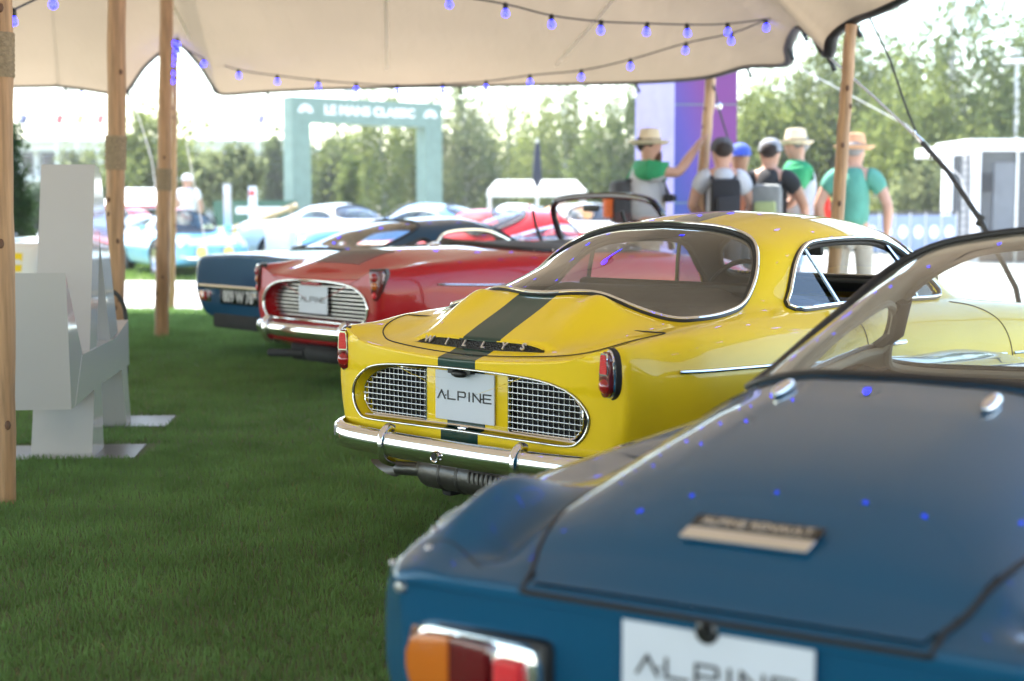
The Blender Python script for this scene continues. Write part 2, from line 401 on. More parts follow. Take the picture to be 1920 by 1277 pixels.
def add_interior(S, root, wz=.76):
    lo = 0 if wz > .7 else -.2
    b = MB(); xs = np.linspace(-.02, 2.35, 8)
    b.box((1.75, 0, .26), (1.3, 1.16, .04)); b.box((1.12, 0, .44), (.05, 1.1, .38)); b.box((2.32, 0, .5 + lo * .5), (.05, 1.1, .5 + lo))
    b.build('cabin_floor', M_vinyl, root, smooth=False)
    for sg in (-1, 1):
        s = MB(); s.box((1.62, .3 * sg, .36), (.5, .44, .14)); s.box((1.32, .3 * sg, .6 + lo), (.12, .42, .46), Matrix.Rotation(-.25, 3, 'Y'))
        s.build('seat', M_vinyl, root, bevel=.04)
    d = MB().box((2.18, 0, .72 + lo), (.16, 1.05, .12)).build('dashboard', M_vinyl, root, bevel=.03)
    st = MB(); c = Vector((1.98, .3, wz if wz > .7 else .46)); ax = Vector((-1, 0, .35)).normalized(); uu = Vector((0, 1, 0)); vv = ax.cross(uu)
    st.tube([c + (uu * math.cos(a) + vv * math.sin(a)) * .18 for a in np.linspace(0, 2 * math.pi, 33)[:-1]], .011, closed=True, n=6)
    for a in (0, 2.1, 4.2): st.tube([c, c + (uu * math.cos(a) + vv * math.sin(a)) * .18], .008, n=5)
    st.cyl(c, c - ax * .2, .02); st.build('steering_wheel', M_rubber, root)
def shelf(S, root, x0, x1, hw, z, mat=M_vinyl, hump=None, name='parcel_shelf'):
    nx, ny = 24, 33; V = np.zeros((nx, ny, 3))
    for i, x in enumerate(np.linspace(x0, x1, nx)):
        for j, t in enumerate(np.linspace(-1, 1, ny)):
            y = t * hw; zz = S.drop(x, y).z - .03; h = z + (hump(x, y) if hump else 0); V[i, j] = (x, y, min(zz, h))
    idx = np.arange(nx * ny).reshape(nx, ny); Fq = np.stack([idx[:-1, :-1], idx[1:, :-1], idx[1:, 1:], idx[:-1, 1:]], -1).reshape(-1, 4)
    return npmesh(name, V.reshape(-1, 3), Fq, mat, root)
TX, TY, TZ = (0, -1, 0), (0, 0, 1), (-1, 0, 0)      # writing on a tail panel
def noop(): pass
def stroke_text(word, c, h, w_, gap, th, mat, root, X, Y, Z, name='lettering', depth=.002):
    """wide sans strokes; c = centre; X right, Y up, Z out"""
    G = {'A': [[(0, 0), (.5, 1), (1, 0)], [(1.08, .42), (1.12, .42)]], 'L': [[(0, 1), (0, 0), (1, 0)]], 'P': [[(0, 0), (0, 1), (.85, 1), (1, .9), (1, .5), (.85, .4), (0, .4)]],
         'I': [[(.5, 0), (.5, 1)]], 'N': [[(0, 0), (0, 1), (1, 0), (1, 1)], [(1.19, .42), (1.23, .42)]], 'E': [[(1, 1), (0, 1), (0, 0), (1, 0)], [(0, .5), (.9, .5)]]}
    X, Y, Z = Vector(X), Vector(Y), Vector(Z); c = Vector(c)
    wd = [w_ * (.25 if ch == 'I' else 1) for ch in word]; tot = sum(wd) + gap * (len(word) - 1); x = -tot / 2; b = MB()
    for ch, q in zip(word, wd):
        for st in G[ch]:
            for (a0, b0), (a1, b1) in zip(st[:-1], st[1:]):
                p = Vector((x + a0 * q, (b0 - .5) * h)); r = Vector((x + a1 * q, (b1 - .5) * h)); d = (r - p).normalized(); nrm = Vector((-d.y, d.x)) * th / 2; e = d * th / 2
                poly = [p - e + nrm, p - e - nrm, r + e - nrm, r + e + nrm]
                b.prism([(k.x, k.y) for k in poly], depth, lambda A, B, C: c + X * A + Y * B + Z * C)
        x += q + gap
    return b.build(name, mat, root, smooth=False)
def tail_plate(root, x, yc, zc, w_, h, word=None, col=M_plate, name='number_plate', lean=0., ts=1.):
    p = MB().box((0, 0, 0), (.006, w_, h)).build(name, col, root, bevel=.002, smooth=False); p.location = (x, yc, zc); p.rotation_euler = (0, lean, 0)
    if word == 'ALPINE': stroke_text('ALPINE', (-.0032, 0, .002), .026 * ts, .032 * ts, .0135 * ts, .0042 * ts, M_ink, p, TX, TY, TZ)
    return p
def bumper(S, root, pts, h, d, mat=M_chrome, name='bumper'):
    """blade bumper: convex section swept along pts"""
    P = [Vector(p) for p in cr(pts, 10)]; n = 14; v = []; f = []; N = len(P)
    for i, p in enumerate(P):
        t = (P[min(i + 1, N - 1)] - P[max(i - 1, 0)]).normalized(); o = t.cross(Vector((0, 0, 1))).normalized()
        e = min(1, min(i, N - 1 - i) / 5.); k = .35 + .65 * math.sqrt(1 - (1 - e) ** 2)
        for j in range(n):
            a = 2 * math.pi * j / n; co, si = math.cos(a), math.sin(a)
            v.append(p + o * (d * (abs(co) ** .8) * (1 if co > 0 else -.25)) * 1 + Vector((0, 0, h / 2 * k * (abs(si) ** .75) * (1 if si > 0 else -1))))
    for i in range(N - 1):
        for j in range(n): f.append((i * n + j, i * n + (j + 1) % n, (i + 1) * n + (j + 1) % n, (i + 1) * n + j))
    f += [tuple(range(n)), tuple((N - 1) * n + k for k in range(n - 1, -1, -1))]
    return MB().add(v, f).build(name, mat, root)
def overrider(root, x, y, z, h=.15, w_=.035, d=.05, mat=M_chrome):
    pts = [(x + d, y, z + h * .42), (x + .030, y, z + h * .46), (x + .006, y, z + h * .3), (x - .002, y, z), (x + .006, y, z - h * .32), (x + .03, y, z - h * .45), (x + d, y, z - h * .5)]
    return MB().tube(cr(pts, 4), w_ / 2, n=10, upv=(0, 1, 0), flat=1.).build('overrider', mat, root)
def upright_lamp(root, x, y, z, sg):
    """rounded vertical tail lamp: rubber, bezel, lens, reflector"""
    def egg(w_, h, n=28):
        o = []
        for k in range(n):
            a = 2 * math.pi * k / n; ww = w_ * (1 + .14 * -math.sin(a)); o.append((ww / 2 * math.copysign(abs(math.cos(a)) ** .85, math.cos(a)), h / 2 * math.copysign(abs(math.sin(a)) ** .75, math.sin(a))))
        return o
    o = MB()
    q = Matrix.Rotation(.22 * sg, 3, 'Z')
    def put(w_, h, x0, x1, mat, name, par, zc=0., yc=0., inset=1., poly=None):
        pl = poly or egg(w_, h); b = MB(); n = len(pl)
        rings = [(1, x0), (1, x1 + .004), (inset, x1)]
        v = [Vector((xx, -a * s_ + yc, b_ * s_ + zc)) for s_, xx in rings for a, b_ in pl]
        f = [(r_ * n + i, r_ * n + (i + 1) % n, (r_ + 1) * n + (i + 1) % n, (r_ + 1) * n + i) for r_ in range(2) for i in range(n)] + [tuple(2 * n + i for i in range(n))]
        b.add([q @ k for k in v], f); return b.build(name, mat, par)
    base = put(.072, .156, .026, -.006, M_rubber, 'tail_lamp', root, inset=.93); base.location = (x, y, z)
    put(.062, .146, 0, -.012, M_chrome, 'bezel', base, inset=.95)
    put(.052, .136, -.008, -.026, M_reddark, 'lens', base, inset=.88)
    rr = [(a, b) for a, b in [(-.014, -.028), (.014, -.028), (.0165, -.022), (.0125, .024), (.008, .03), (-.008, .03), (-.0125, .024), (-.0165, -.022)]]
    put(0, 0, -.015, -.0285, M_chrome, 'reflector_frame', base, zc=.029, poly=[(a * 1.22, b * 1.15) for a, b in rr], inset=.97)
    put(0, 0, -.015, -.0305, M_redbright, 'reflector', base, zc=.029, poly=rr, inset=.97)
    b = MB().lathe([(.0, -.038), (.012, -.036), (.020, -.031), (.0235, -.022)], axis='x', n=20, c=(0, 0, -.034)); b.v = [tuple(q @ Vector(k)) for k in b.v]; b.build('stop_lens', M_redlens, base)
    return base

# ------------------------------------------------------------ paints
def striped(name, col, scol, half, zmin=.43):
    m = paint(name, col, .45, 1.)
    nt = m.node_tree; b = nt.nodes['Principled BSDF']; src = b.inputs['Base Color'].links[0].from_socket
    tc = nt.nodes.new('ShaderNodeTexCoord'); sx = nt.nodes.new('ShaderNodeSeparateXYZ'); nt.links.new(tc.outputs['Object'], sx.inputs[0])
    ab = nt.nodes.new('ShaderNodeMath'); ab.operation = 'ABSOLUTE'; nt.links.new(sx.outputs[1], ab.inputs[0])
    lt = nt.nodes.new('ShaderNodeMath'); lt.operation = 'LESS_THAN'; lt.inputs[1].default_value = half; nt.links.new(ab.outputs[0], lt.inputs[0])
    mx = nt.nodes.new('ShaderNodeMix'); mx.data_type = 'RGBA'; nt.links.new(lt.outputs[0], mx.inputs['Factor']); nt.links.new(src, mx.inputs['A']); mx.inputs['B'].default_value = (*scol, 1)
    nt.links.new(mx.outputs['Result'], b.inputs['Base Color']); return m
P_yellow = striped('yellow_paint_green_stripe', (.92, .655, .010), (.003, .040, .030), .083)
P_yellow_plain = paint('yellow_paint', (.92, .655, .010), .45)
P_red = paint('dark_red_paint', (.42, .004, .009), .45)
P_blue = paint('mid_blue_paint', (.001, .080, .180), .42, .9, flake=.2)
P_dblue = paint('petrol_blue_paint', (.001, .055, .125), .45, 1., flake=.15)
P_lblue = paint('pale_blue_paint', (.18, .50, .78), .3)
P_bright_red = paint('bright_red_paint', (.6, .02, .02), .3)
P_silver = paint('silver_white_paint', (.62, .66, .7), .3)
P_whitecar = paint('white_car_paint', (.8, .8, .78), .3)
P_midblue = paint('sky_blue_paint', (.12, .3, .6), .3)
P_orange = paint('orange_paint', (.7, .3, .03), .3)

YST = [
(3.72,[(0,.30),(.30,.30),(.42,.31),(.46,.36),(.47,.41),(.47,.46),(.46,.50),(.43,.54),(.38,.55),(.32,.55),(.24,.55),(.16,.55),(.08,.55),(0,.55)]),
(3.50,[(0,.22),(.40,.22),(.57,.24),(.64,.32),(.66,.42),(.655,.52),(.635,.60),(.57,.66),(.49,.655),(.42,.64),(.32,.63),(.22,.63),(.1,.63),(0,.63)]),
(3.15,[(0,.19),(.45,.19),(.64,.21),(.70,.33),(.725,.46),(.715,.58),(.68,.67),(.60,.725),(.52,.72),(.44,.705),(.34,.70),(.22,.70),(.1,.70),(0,.70)]),
(2.75,[(0,.18),(.45,.18),(.66,.20),(.72,.34),(.735,.48),(.72,.61),(.69,.70),(.61,.755),(.54,.76),(.47,.755),(.36,.76),(.24,.765),(.12,.77),(0,.77)]),
(2.38,[(0,.17),(.45,.17),(.67,.20),(.725,.34),(.735,.48),(.72,.62),(.69,.715),(.61,.775),(.57,.785),(.54,.79),(.48,.80),(.40,.825),(.22,.85),(0,.855)]),
(2.15,[(0,.17),(.45,.17),(.67,.20),(.725,.34),(.735,.48),(.72,.62),(.69,.72),(.61,.785),(.575,.80),(.56,.825),(.535,.87),(.43,.945),(.23,.985),(0,.995)]),
(1.9,[(0,.17),(.45,.17),(.67,.20),(.725,.34),(.735,.48),(.72,.63),(.69,.73),(.61,.79),(.57,.815),(.545,.90),(.505,.99),(.40,1.07),(.22,1.115),(0,1.125)]),
(1.5,[(0,.17),(.45,.17),(.67,.20),(.725,.34),(.735,.48),(.72,.64),(.69,.735),(.61,.795),(.57,.82),(.54,.92),(.50,1.03),(.40,1.095),(.22,1.138),(0,1.15)]),
(1.1,[(0,.17),(.45,.17),(.67,.20),(.725,.34),(.735,.48),(.72,.65),(.69,.745),(.61,.80),(.56,.835),(.525,.92),(.47,1.01),(.36,1.065),(.2,1.095),(0,1.105)]),
(.7,[(0,.18),(.45,.18),(.66,.21),(.72,.35),(.735,.49),(.72,.65),(.69,.745),(.61,.80),(.54,.825),(.47,.87),(.38,.92),(.25,.965),(.12,.988),(0,.995)]),
(.345,[(0,.2),(.45,.2),(.65,.22),(.71,.36),(.725,.50),(.715,.64),(.685,.735),(.61,.785),(.52,.785),(.43,.80),(.32,.835),(.2,.865),(.1,.88),(0,.885)]),
(.12,[(0,.28),(.42,.28),(.60,.30),(.655,.39),(.675,.50),(.672,.62),(.65,.715),(.59,.765),(.51,.75),(.42,.735),(.31,.74),(.2,.747),(.1,.75),(0,.752)]),
(-.02,[(0,.355),(.40,.355),(.56,.362),(.612,.42),(.632,.50),(.640,.60),(.636,.70),(.595,.758),(.51,.722),(.40,.708),(.30,.700),(.2,.694),(.1,.69),(0,.688)]),
]
BST = [
(3.85,YST[0][1]),(3.62,[(y,z*.97) for y,z in YST[1][1]]),(3.27,[(y,z*.935) for y,z in YST[2][1]]),
(2.87,[(0,.18),(.45,.18),(.66,.20),(.72,.34),(.735,.48),(.72,.59),(.69,.655),(.61,.69),(.54,.685),(.47,.675),(.36,.675),(.24,.69),(.12,.69),(0,.69)]),
(2.5,[(0,.17),(.45,.17),(.67,.20),(.725,.34),(.74,.48),(.73,.60),(.70,.67),(.62,.715),(.575,.69),(.54,.69),(.48,.692),(.40,.695),(.22,.70),(0,.705)]),
(2.3,[(0,.17),(.45,.17),(.67,.20),(.73,.34),(.75,.48),(.74,.60),(.71,.675),(.64,.72),(.585,.735),(.555,.765),(.515,.82),(.42,.885),(.22,.92),(0,.93)]),
(2.1,[(0,.17),(.45,.17),(.67,.20),(.73,.34),(.755,.48),(.745,.60),(.715,.67),(.645,.715),(.58,.735),(.54,.81),(.47,.91),(.37,1.01),(.20,1.08),(0,1.10)]),
(1.8,[(0,.17),(.45,.17),(.67,.20),(.73,.34),(.76,.48),(.75,.58),(.72,.65),(.65,.69),(.575,.71),(.52,.79),(.45,.90),(.345,1.01),(.18,1.09),(0,1.12)]),
(1.45,[(0,.17),(.45,.17),(.67,.20),(.73,.34),(.76,.48),(.75,.57),(.72,.635),(.65,.67),(.57,.68),(.50,.745),(.44,.83),(.335,.94),(.18,1.035),(0,1.065)]),
(1.1,[(0,.17),(.45,.17),(.67,.20),(.73,.34),(.76,.50),(.75,.57),(.72,.635),(.65,.655),(.57,.66),(.485,.70),(.43,.76),(.33,.865),(.18,.93),(0,.945)]),
(.85,[(0,.17),(.45,.17),(.67,.20),(.73,.34),(.76,.50),(.75,.57),(.72,.63),(.65,.645),(.565,.645),(.475,.67),(.42,.735),(.30,.815),(.15,.85),(0,.857)]),
(.6,[(0,.18),(.45,.18),(.66,.21),(.72,.34),(.745,.50),(.74,.57),(.71,.625),(.64,.642),(.555,.642),(.465,.662),(.40,.72),(.28,.785),(.15,.815),(0,.82)]),
(.3,[(0,.2),(.42,.2),(.60,.22),(.67,.35),(.70,.48),(.695,.56),(.67,.615),(.61,.648),(.54,.665),(.46,.662),(.38,.69),(.27,.735),(.14,.757),(0,.762)]),
(.12,[(0,.23),(.40,.23),(.54,.25),(.61,.36),(.64,.46),(.635,.55),(.61,.60),(.57,.635),(.51,.652),(.44,.648),(.36,.663),(.24,.68),(.12,.69),(0,.692)]),
(.045,[(0,.235),(.39,.235),(.53,.25),(.59,.36),(.612,.45),(.61,.54),(.596,.588),(.565,.613),(.51,.622),(.43,.625),(.34,.632),(.22,.64),(.11,.645),(0,.646)]),
(0,[(0,.25),(.38,.25),(.48,.26),(.53,.36),(.548,.45),(.550,.53),(.555,.575),(.545,.600),(.50,.609),(.42,.612),(.33,.613),(.2,.614),(.1,.614),(0,.614)]),
]
lowr = [(0,.18),(.45,.18),(.66,.21)]
RST = [
(3.8,YST[0][1]),(3.58,YST[1][1]),
(3.2,[(0,.19),(.45,.19),(.64,.21),(.70,.35),(.725,.50),(.715,.63),(.68,.72),(.60,.78),(.52,.77),(.44,.75),(.34,.745),(.22,.745),(.1,.745),(0,.745)]),
(2.8,lowr+[(.72,.36),(.735,.52),(.725,.66),(.69,.76),(.62,.815),(.55,.815),(.47,.815),(.36,.82),(.24,.83),(.12,.835),(0,.835)]),
(2.4,lowr+[(.72,.36),(.74,.52),(.735,.67),(.71,.77),(.645,.825),(.57,.845),(.49,.86),(.38,.875),(.25,.885),(.12,.89),(0,.89)]),
(1.8,lowr+[(.72,.36),(.74,.52),(.735,.68),(.71,.78),(.655,.835),(.58,.855),(.49,.865),(.38,.87),(.25,.875),(.12,.88),(0,.88)]),
(1.2,lowr+[(.72,.36),(.74,.52),(.735,.68),(.71,.78),(.655,.84),(.57,.865),(.47,.88),(.36,.89),(.24,.90),(.12,.905),(0,.905)]),
(.7,lowr+[(.715,.36),(.735,.52),(.73,.67),(.71,.775),(.655,.83),(.57,.848),(.46,.865),(.34,.88),(.22,.893),(.1,.90),(0,.90)]),
(.35,[(0,.2),(.43,.2),(.64,.23),(.70,.37),(.72,.52),(.72,.65),(.70,.765),(.65,.82),(.57,.82),(.46,.835),(.34,.855),(.22,.872),(.1,.88),(0,.882)]),
(.12,[(0,.24),(.42,.24),(.60,.27),(.66,.39),(.69,.52),(.695,.63),(.68,.745),(.64,.80),(.57,.775),(.46,.772),(.34,.79),(.22,.802),(.1,.806),(0,.806)]),
(-.04,[(0,.30),(.42,.30),(.58,.32),(.64,.42),(.665,.52),(.665,.62),(.655,.73),(.625,.79),(.56,.745),(.46,.728),(.34,.725),(.22,.722),(.1,.72),(0,.72)]),
]
DST = [
(3.9,YST[0][1]),(3.65,YST[1][1]),(3.3,YST[2][1]),(2.9,YST[3][1]),
(2.55,lowr+[(.725,.36),(.74,.50),(.73,.63),(.70,.72),(.63,.775),(.57,.785),(.54,.79),(.48,.80),(.40,.81),(.22,.83),(0,.835)]),
(2.3,lowr+[(.725,.36),(.74,.50),(.73,.64),(.70,.73),(.63,.785),(.58,.80),(.55,.83),(.51,.88),(.42,.94),(.23,.965),(0,.97)]),
(1.95,lowr+[(.725,.36),(.74,.50),(.73,.65),(.70,.74),(.63,.795),(.58,.81),(.545,.87),(.49,.96),(.40,1.025),(.22,1.065),(0,1.08)]),
(1.5,lowr+[(.725,.36),(.74,.50),(.73,.65),(.70,.75),(.64,.80),(.585,.815),(.54,.87),(.48,.95),(.39,1.01),(.22,1.045),(0,1.055)]),
(1.15,lowr+[(.725,.36),(.74,.50),(.735,.65),(.71,.755),(.655,.80),(.585,.815),(.53,.85),(.45,.90),(.35,.95),(.2,.975),(0,.985)]),
(.7,lowr+[(.72,.36),(.735,.50),(.735,.65),(.71,.755),(.665,.80),(.58,.807),(.5,.812),(.42,.816),(.3,.82),(.15,.825),(0,.828)]),
(.3,[(0,.22),(.45,.22),(.64,.26),(.72,.37),(.76,.48),(.76,.60),(.735,.72),(.67,.785),(.58,.792),(.47,.797),(.35,.80),(.22,.81),(.1,.812),(0,.812)]),
(0,[(0,.29),(.42,.29),(.60,.32),(.69,.41),(.735,.49),(.74,.58),(.725,.68),(.68,.76),(.57,.775),(.46,.78),(.34,.785),(.22,.79),(.1,.793),(0,.793)]),
]
SIDEWIN_Y = [(1.0,.815),(1.035,.87),(1.12,.96),(1.21,1.015),(1.32,1.038),(1.57,1.045),(1.76,1.035),(1.88,.995),(1.99,.92),(2.09,.815),(1.7,.815),(1.3,.815)]
# ============================================================ yellow coupe (in focus)
REAR_Y = sympoly([(.345,0),(.35,.09),(.372,.184),(.388,.288),(.408,.40),(.435,.49),(.48,.535),(.57,.558),(.70,.545),(.843,.507),(.931,.474),(1.005,.425),(1.05,.365),(1.068,.27),(1.072,.14),(1.074,0)])
LID_Y = sympoly([(-.005,0),(.0,.15),(.008,.28),(.022,.38),(.05,.44),(.10,.50),(.19,.55),(.272,.575),(.30,.55),(.325,.47),(.345,.40),(.352,.33),(.346,.29),(.335,.18),(.325,.09),(.32,0)])
TRIM_H = [(0,.655),(.2,.652),(.35,.643),(.437,.624),(.497,.590),(.528,.548),(.524,.505),(.495,.468),(.45,.452),(.3,.452),(.15,.453)]
TRIM_H = [(a * .987, b) for a, b in TRIM_H]
TRIM_Y = TRIM_H + [(0, .454)] + [(-a, b) for a, b in TRIM_H[1:][::-1]]
def disp_y(g):
    x, y, z = g[..., 0].copy(), g[..., 1], g[..., 2]; ay = abs(y); up = (z > .66)
    a = sstep(.10, .33, x) * (1 - sstep(.335, .40, x)); h = .034 * np.exp(-((ay - .275) / .068) ** 2) * a
    h -= .012 * np.exp(-(ay / .12) ** 2) * a                                  # humps beside the window base, shallow channel between
    lip = sstep(.052, .070, x - .10 * ay ** 2) * (1 - sstep(.12, .30, x)) * (1 - sstep(.26, .33, ay)) * .018
    g = g.copy(); g[..., 2] += (h + lip) * up
    g[..., 0] += .040 * (np.minimum(ay, .61) / .6) ** 6 * (1 - sstep(0, .35, x))
    g[..., 0] += -.012 * (1 - (ay / .62) ** 2).clip(0) * (x < .0) * ((z > .62) & (z < .72))
    return g
ROOT_Y, SY = make_car('yellow_coupe', 'glossy yellow coupe with a dark green centre stripe and WILLYS lettering across its engine lid', 'car', -.144, 4.745, 47.5, YST, (-.025, .55), (3.75, .43), P_yellow,
    nu=440, nv=150, disp=disp_y, rearwarp=.66, tailc=.0, sm=(1.8, 1.4), liner=M_dliner,
    cuts=[dict(t='plan', n='rear_window', poly=REAR_Y, mat=M_glass, seal=M_rubber, r=.0105, chrome=True, rc=.006, zmin=.74),
          dict(t='side', n='side_window', poly=SIDEWIN_Y, seal=M_rubber, r=.011, chrome=True, rc=.006),
          dict(t='plan', n='windscreen', poly=sympoly([(2.37,0),(2.35,.25),(2.29,.42),(2.20,.50),(2.10,.48),(2.02,.40),(1.98,.2),(1.97,0)]), mat=M_glass, seal=M_rubber, r=.011, chrome=True, zmin=.78),
          dict(t='rear', n='tail_recess', poly=TRIM_Y, seal=M_rubber, r=.004, chrome=False)])
def tail_recess(root, S, trim, depth_x, mat, backs, lip_x, rc=.0034):
    pp = cr(trim, 6, True); n = len(pp); ring = []
    for a in pp:
        p, nn = S.ray((-2, a[0], a[1]), (1, 0, 0)); ring.append(p)
    cx, cz = 0, np.mean([a[1] for a in pp])
    v = [p for p in ring] + [Vector((depth_x - .012, p.y * .965, cz + (p.z - cz) * .93)) for p in ring] + [Vector((depth_x + .012, p.y * .955, cz + (p.z - cz) * .91)) for p in ring]
    MB().add(v, [(r_ * n + i, r_ * n + (i + 1) % n, (r_ + 1) * n + (i + 1) % n, (r_ + 1) * n + i) for r_ in range(2) for i in range(n)]).build('recess_wall', mat, root)
    b = MB().add(v[2 * n:], [tuple(range(n))]).build('recess_back', backs, root)
    MB().tube([p + Vector((-.004, 0, 0)) for p in ring], rc, closed=True, n=10).build('chrome_surround', M_chrome, root)
    return ring
RING_Y = tail_recess(ROOT_Y, SY, TRIM_Y, .022, P_yellow, M_black, -.03)
def half_outline(trim, sc_, cz, y0):
    """upper and lower z of the opening at y"""
    pp = np.array(cr(trim, 12, True)); pp = np.c_[pp[:, 0] * sc_, cz + (pp[:, 1] - cz) * .90]
    def rng_(y):
        zs = []
        for a, b in zip(pp, np.roll(pp, -1, 0)):
            if (a[0] - y) * (b[0] - y) <= 0 and a[0] != b[0]: zs.append(a[1] + (b[1] - a[1]) * (y - a[0]) / (b[0] - a[0]))
        return (min(zs), max(zs)) if len(zs) > 1 else None
    def rngy(z, sg):
        ys = []
        for a, b in zip(pp, np.roll(pp, -1, 0)):
            if (a[1] - z) * (b[1] - z) <= 0 and a[1] != b[1]:
                q = a[0] + (b[0] - a[0]) * (z - a[1]) / (b[1] - a[1])
                if q * sg > 0: ys.append(abs(q))
        return max(ys) if ys else None
    return rng_, rngy
M_dchrome = principled('dull_chrome', (.42, .42, .44), .22, 1.)
M_bars = principled('bright_alloy', (.80, .80, .80), .28, .9)
def grille(root, trim, cz, y_in, x, nh, nv, bar=.0027, zlo=None, zhi=None, sc_=.95):
    rz, ry = half_outline(trim, sc_, cz, 0)
    for sg in (-1, 1):
        lo, hi = rz(y_in * sg); lo = zlo or lo + .006; hi = zhi or hi - .006
        outl = [(x, y_in * sg, hi)]
        for k in range(nh):
            z = lo + (hi - lo) * (k + .5) / nh; ye = ry(z, sg)
            if ye is None or ye < y_in + .05: continue
            b = MB().box((x - .003, (y_in + ye) / 2 * sg, z), (.010, ye - y_in, bar * 1.25)); b.build('grille_bar', M_dchrome, root, bevel=.0008)
        for k in range(nv):
            y = y_in + (.50 - y_in) * (k + .6) / nv; q = rz(y * sg)
            if q is None or q[1] - q[0] < .03: continue
            MB().box((x + .004, y * sg, (max(q[0], lo) + min(q[1], hi)) / 2), (.008, bar, min(q[1], hi) - max(q[0], lo))).build('grille_upright', M_dchrome, root, smooth=False)
        # thin bright frame round each half of the grille
        pts = [(y_in, lo), (y_in, hi)]
        for t in np.linspace(hi, lo, 9)[1:-1]:
            ye = ry(t, sg)
            if ye: pts.append((ye, t))
        ytop = [y for y in np.linspace(y_in, .5, 20) if rz(y * sg)]
        up = [(y, min(rz(y * sg)[1], hi)) for y in ytop]; dn = [(y, max(rz(y * sg)[0], lo)) for y in ytop]
        MB().tube([(x - .004, a * sg, b) for a, b in up + dn[::-1]], .003, closed=True, n=6).build('grille_frame', M_chrome, root)
grille(ROOT_Y, TRIM_Y, .553, .183, .002, 9, 15, sc_=.935)
MB().box((.004, 0, .555), (.016, .360, .176)).build('plate_panel', P_yellow_plain, ROOT_Y, bevel=.004)
MB().box((-.005, 0, .555), (.003, .166, .174)).build('stripe_panel', pois('stripe_green', (.004, .035, .028), rough=.3, coat=1.), ROOT_Y, smooth=False)
tail_plate(ROOT_Y, -.012, -.002, .560, .262, .160, 'ALPINE')
lm = MB().box((0, 0, 0), (.03, .10, .018)); lm.sphere((-.012, 0, -.008), .017, sc_=(1, 2.2, .8)); o = lm.build('plate_lamp', M_rubber, ROOT_Y); o.location = (-.022, .0, .645)
MB().box((-.012, 0, .4585), (.028, .035, .010)).build('latch', M_chrome, ROOT_Y, bevel=.003)
# chrome sill strip at the bottom of the recess
MB().tube([(-.006, y, .466 - .012 * abs(y)) for y in np.linspace(-.47, .47, 30)], .010, n=8, flat=.6).build('sill_strip', M_chrome, ROOT_Y)
for sg in (-1, 1): upright_lamp(ROOT_Y, .006, .583 * sg, .676, sg)
bumper(SY, ROOT_Y, [(.12, .635, .400), (.03, .61, .398), (-.05, .55, .396), (-.09, .45, .394), (-.105, .2, .392), (-.107, 0, .392), (-.105, -.2, .392), (-.09, -.45, .394), (-.05, -.60, .396), (.02, -.665, .398), (.10, -.70, .400)], .084, .032)
for y in (.262, -.322): overrider(ROOT_Y, -.132, y, .388, h=.122, w_=.030)
o = MB().lathe([(.0, .004), (.010, .004), (.012, -.006), (.017, -.008), (.019, 0)], axis='x', n=20).build('jack_hole', [M_chrome], ROOT_Y); o.location = (-.142, .0, .383)
o = MB().lathe([(.0, -.010), (.0115, -.010)], axis='x', n=16).build('jack_socket', [M_black], ROOT_Y); o.location = (-.142, 0, .383)
ZE = .018; ex = MB(); ex.tube([(-.02, .19, .285), (-.02, .185, .29), (-.02, .16, .29), (-.02, .14, .29), (-.02, -.28, .29), (-.02, -.32, .29)], [.028, .03, .05, .056, .056, .03], n=24)
for yy in (.06, -.02): ex.tube([(-.02, yy + .006, .29), (-.02, yy, .29), (-.02, yy - .006, .29)], [.057, .061, .057], n=24)
ex.tube([(-.03, .185, .288), (-.045, .28, .284)], .023, n=16)
# slash-cut tip
n = 20; v = []
for k in range(n):
    a = 2 * math.pi * k / n; u_, w2 = math.cos(a) * .023, math.sin(a) * .023
    v.append((-.04 + u_, .27, .284 + w2)); v.append((-.055 + u_, .335 + (.06 * (w2 / .023) if 1 else 0), .279 + w2))
ex.add(v, [(2 * k, 2 * k + 1, 2 * ((k + 1) % n) + 1, 2 * ((k + 1) % n)) for k in range(n)])
ex.build('exhaust', M_exhaust, ROOT_Y).location = (0, 0, .018)
e2 = MB(); e2.tube([(-.02, -.1 - .022 * k, .325 - .01) for k in range(0, 12)], .018, n=10)
for k in range(12): e2.tube([(-.075, -.08 - .02 * k, .30), (-.075, -.08 - .02 * k, .335)], .005, n=5)
e2.build('heat_shield', M_exhaust, ROOT_Y)
g_ = MB().box((.24, .0, .27), (.25, .7, .08)); g_.box((.25, .25, .28), (.2, .05, .2)); g_.build('engine_tray', M_under, ROOT_Y, bevel=.02)
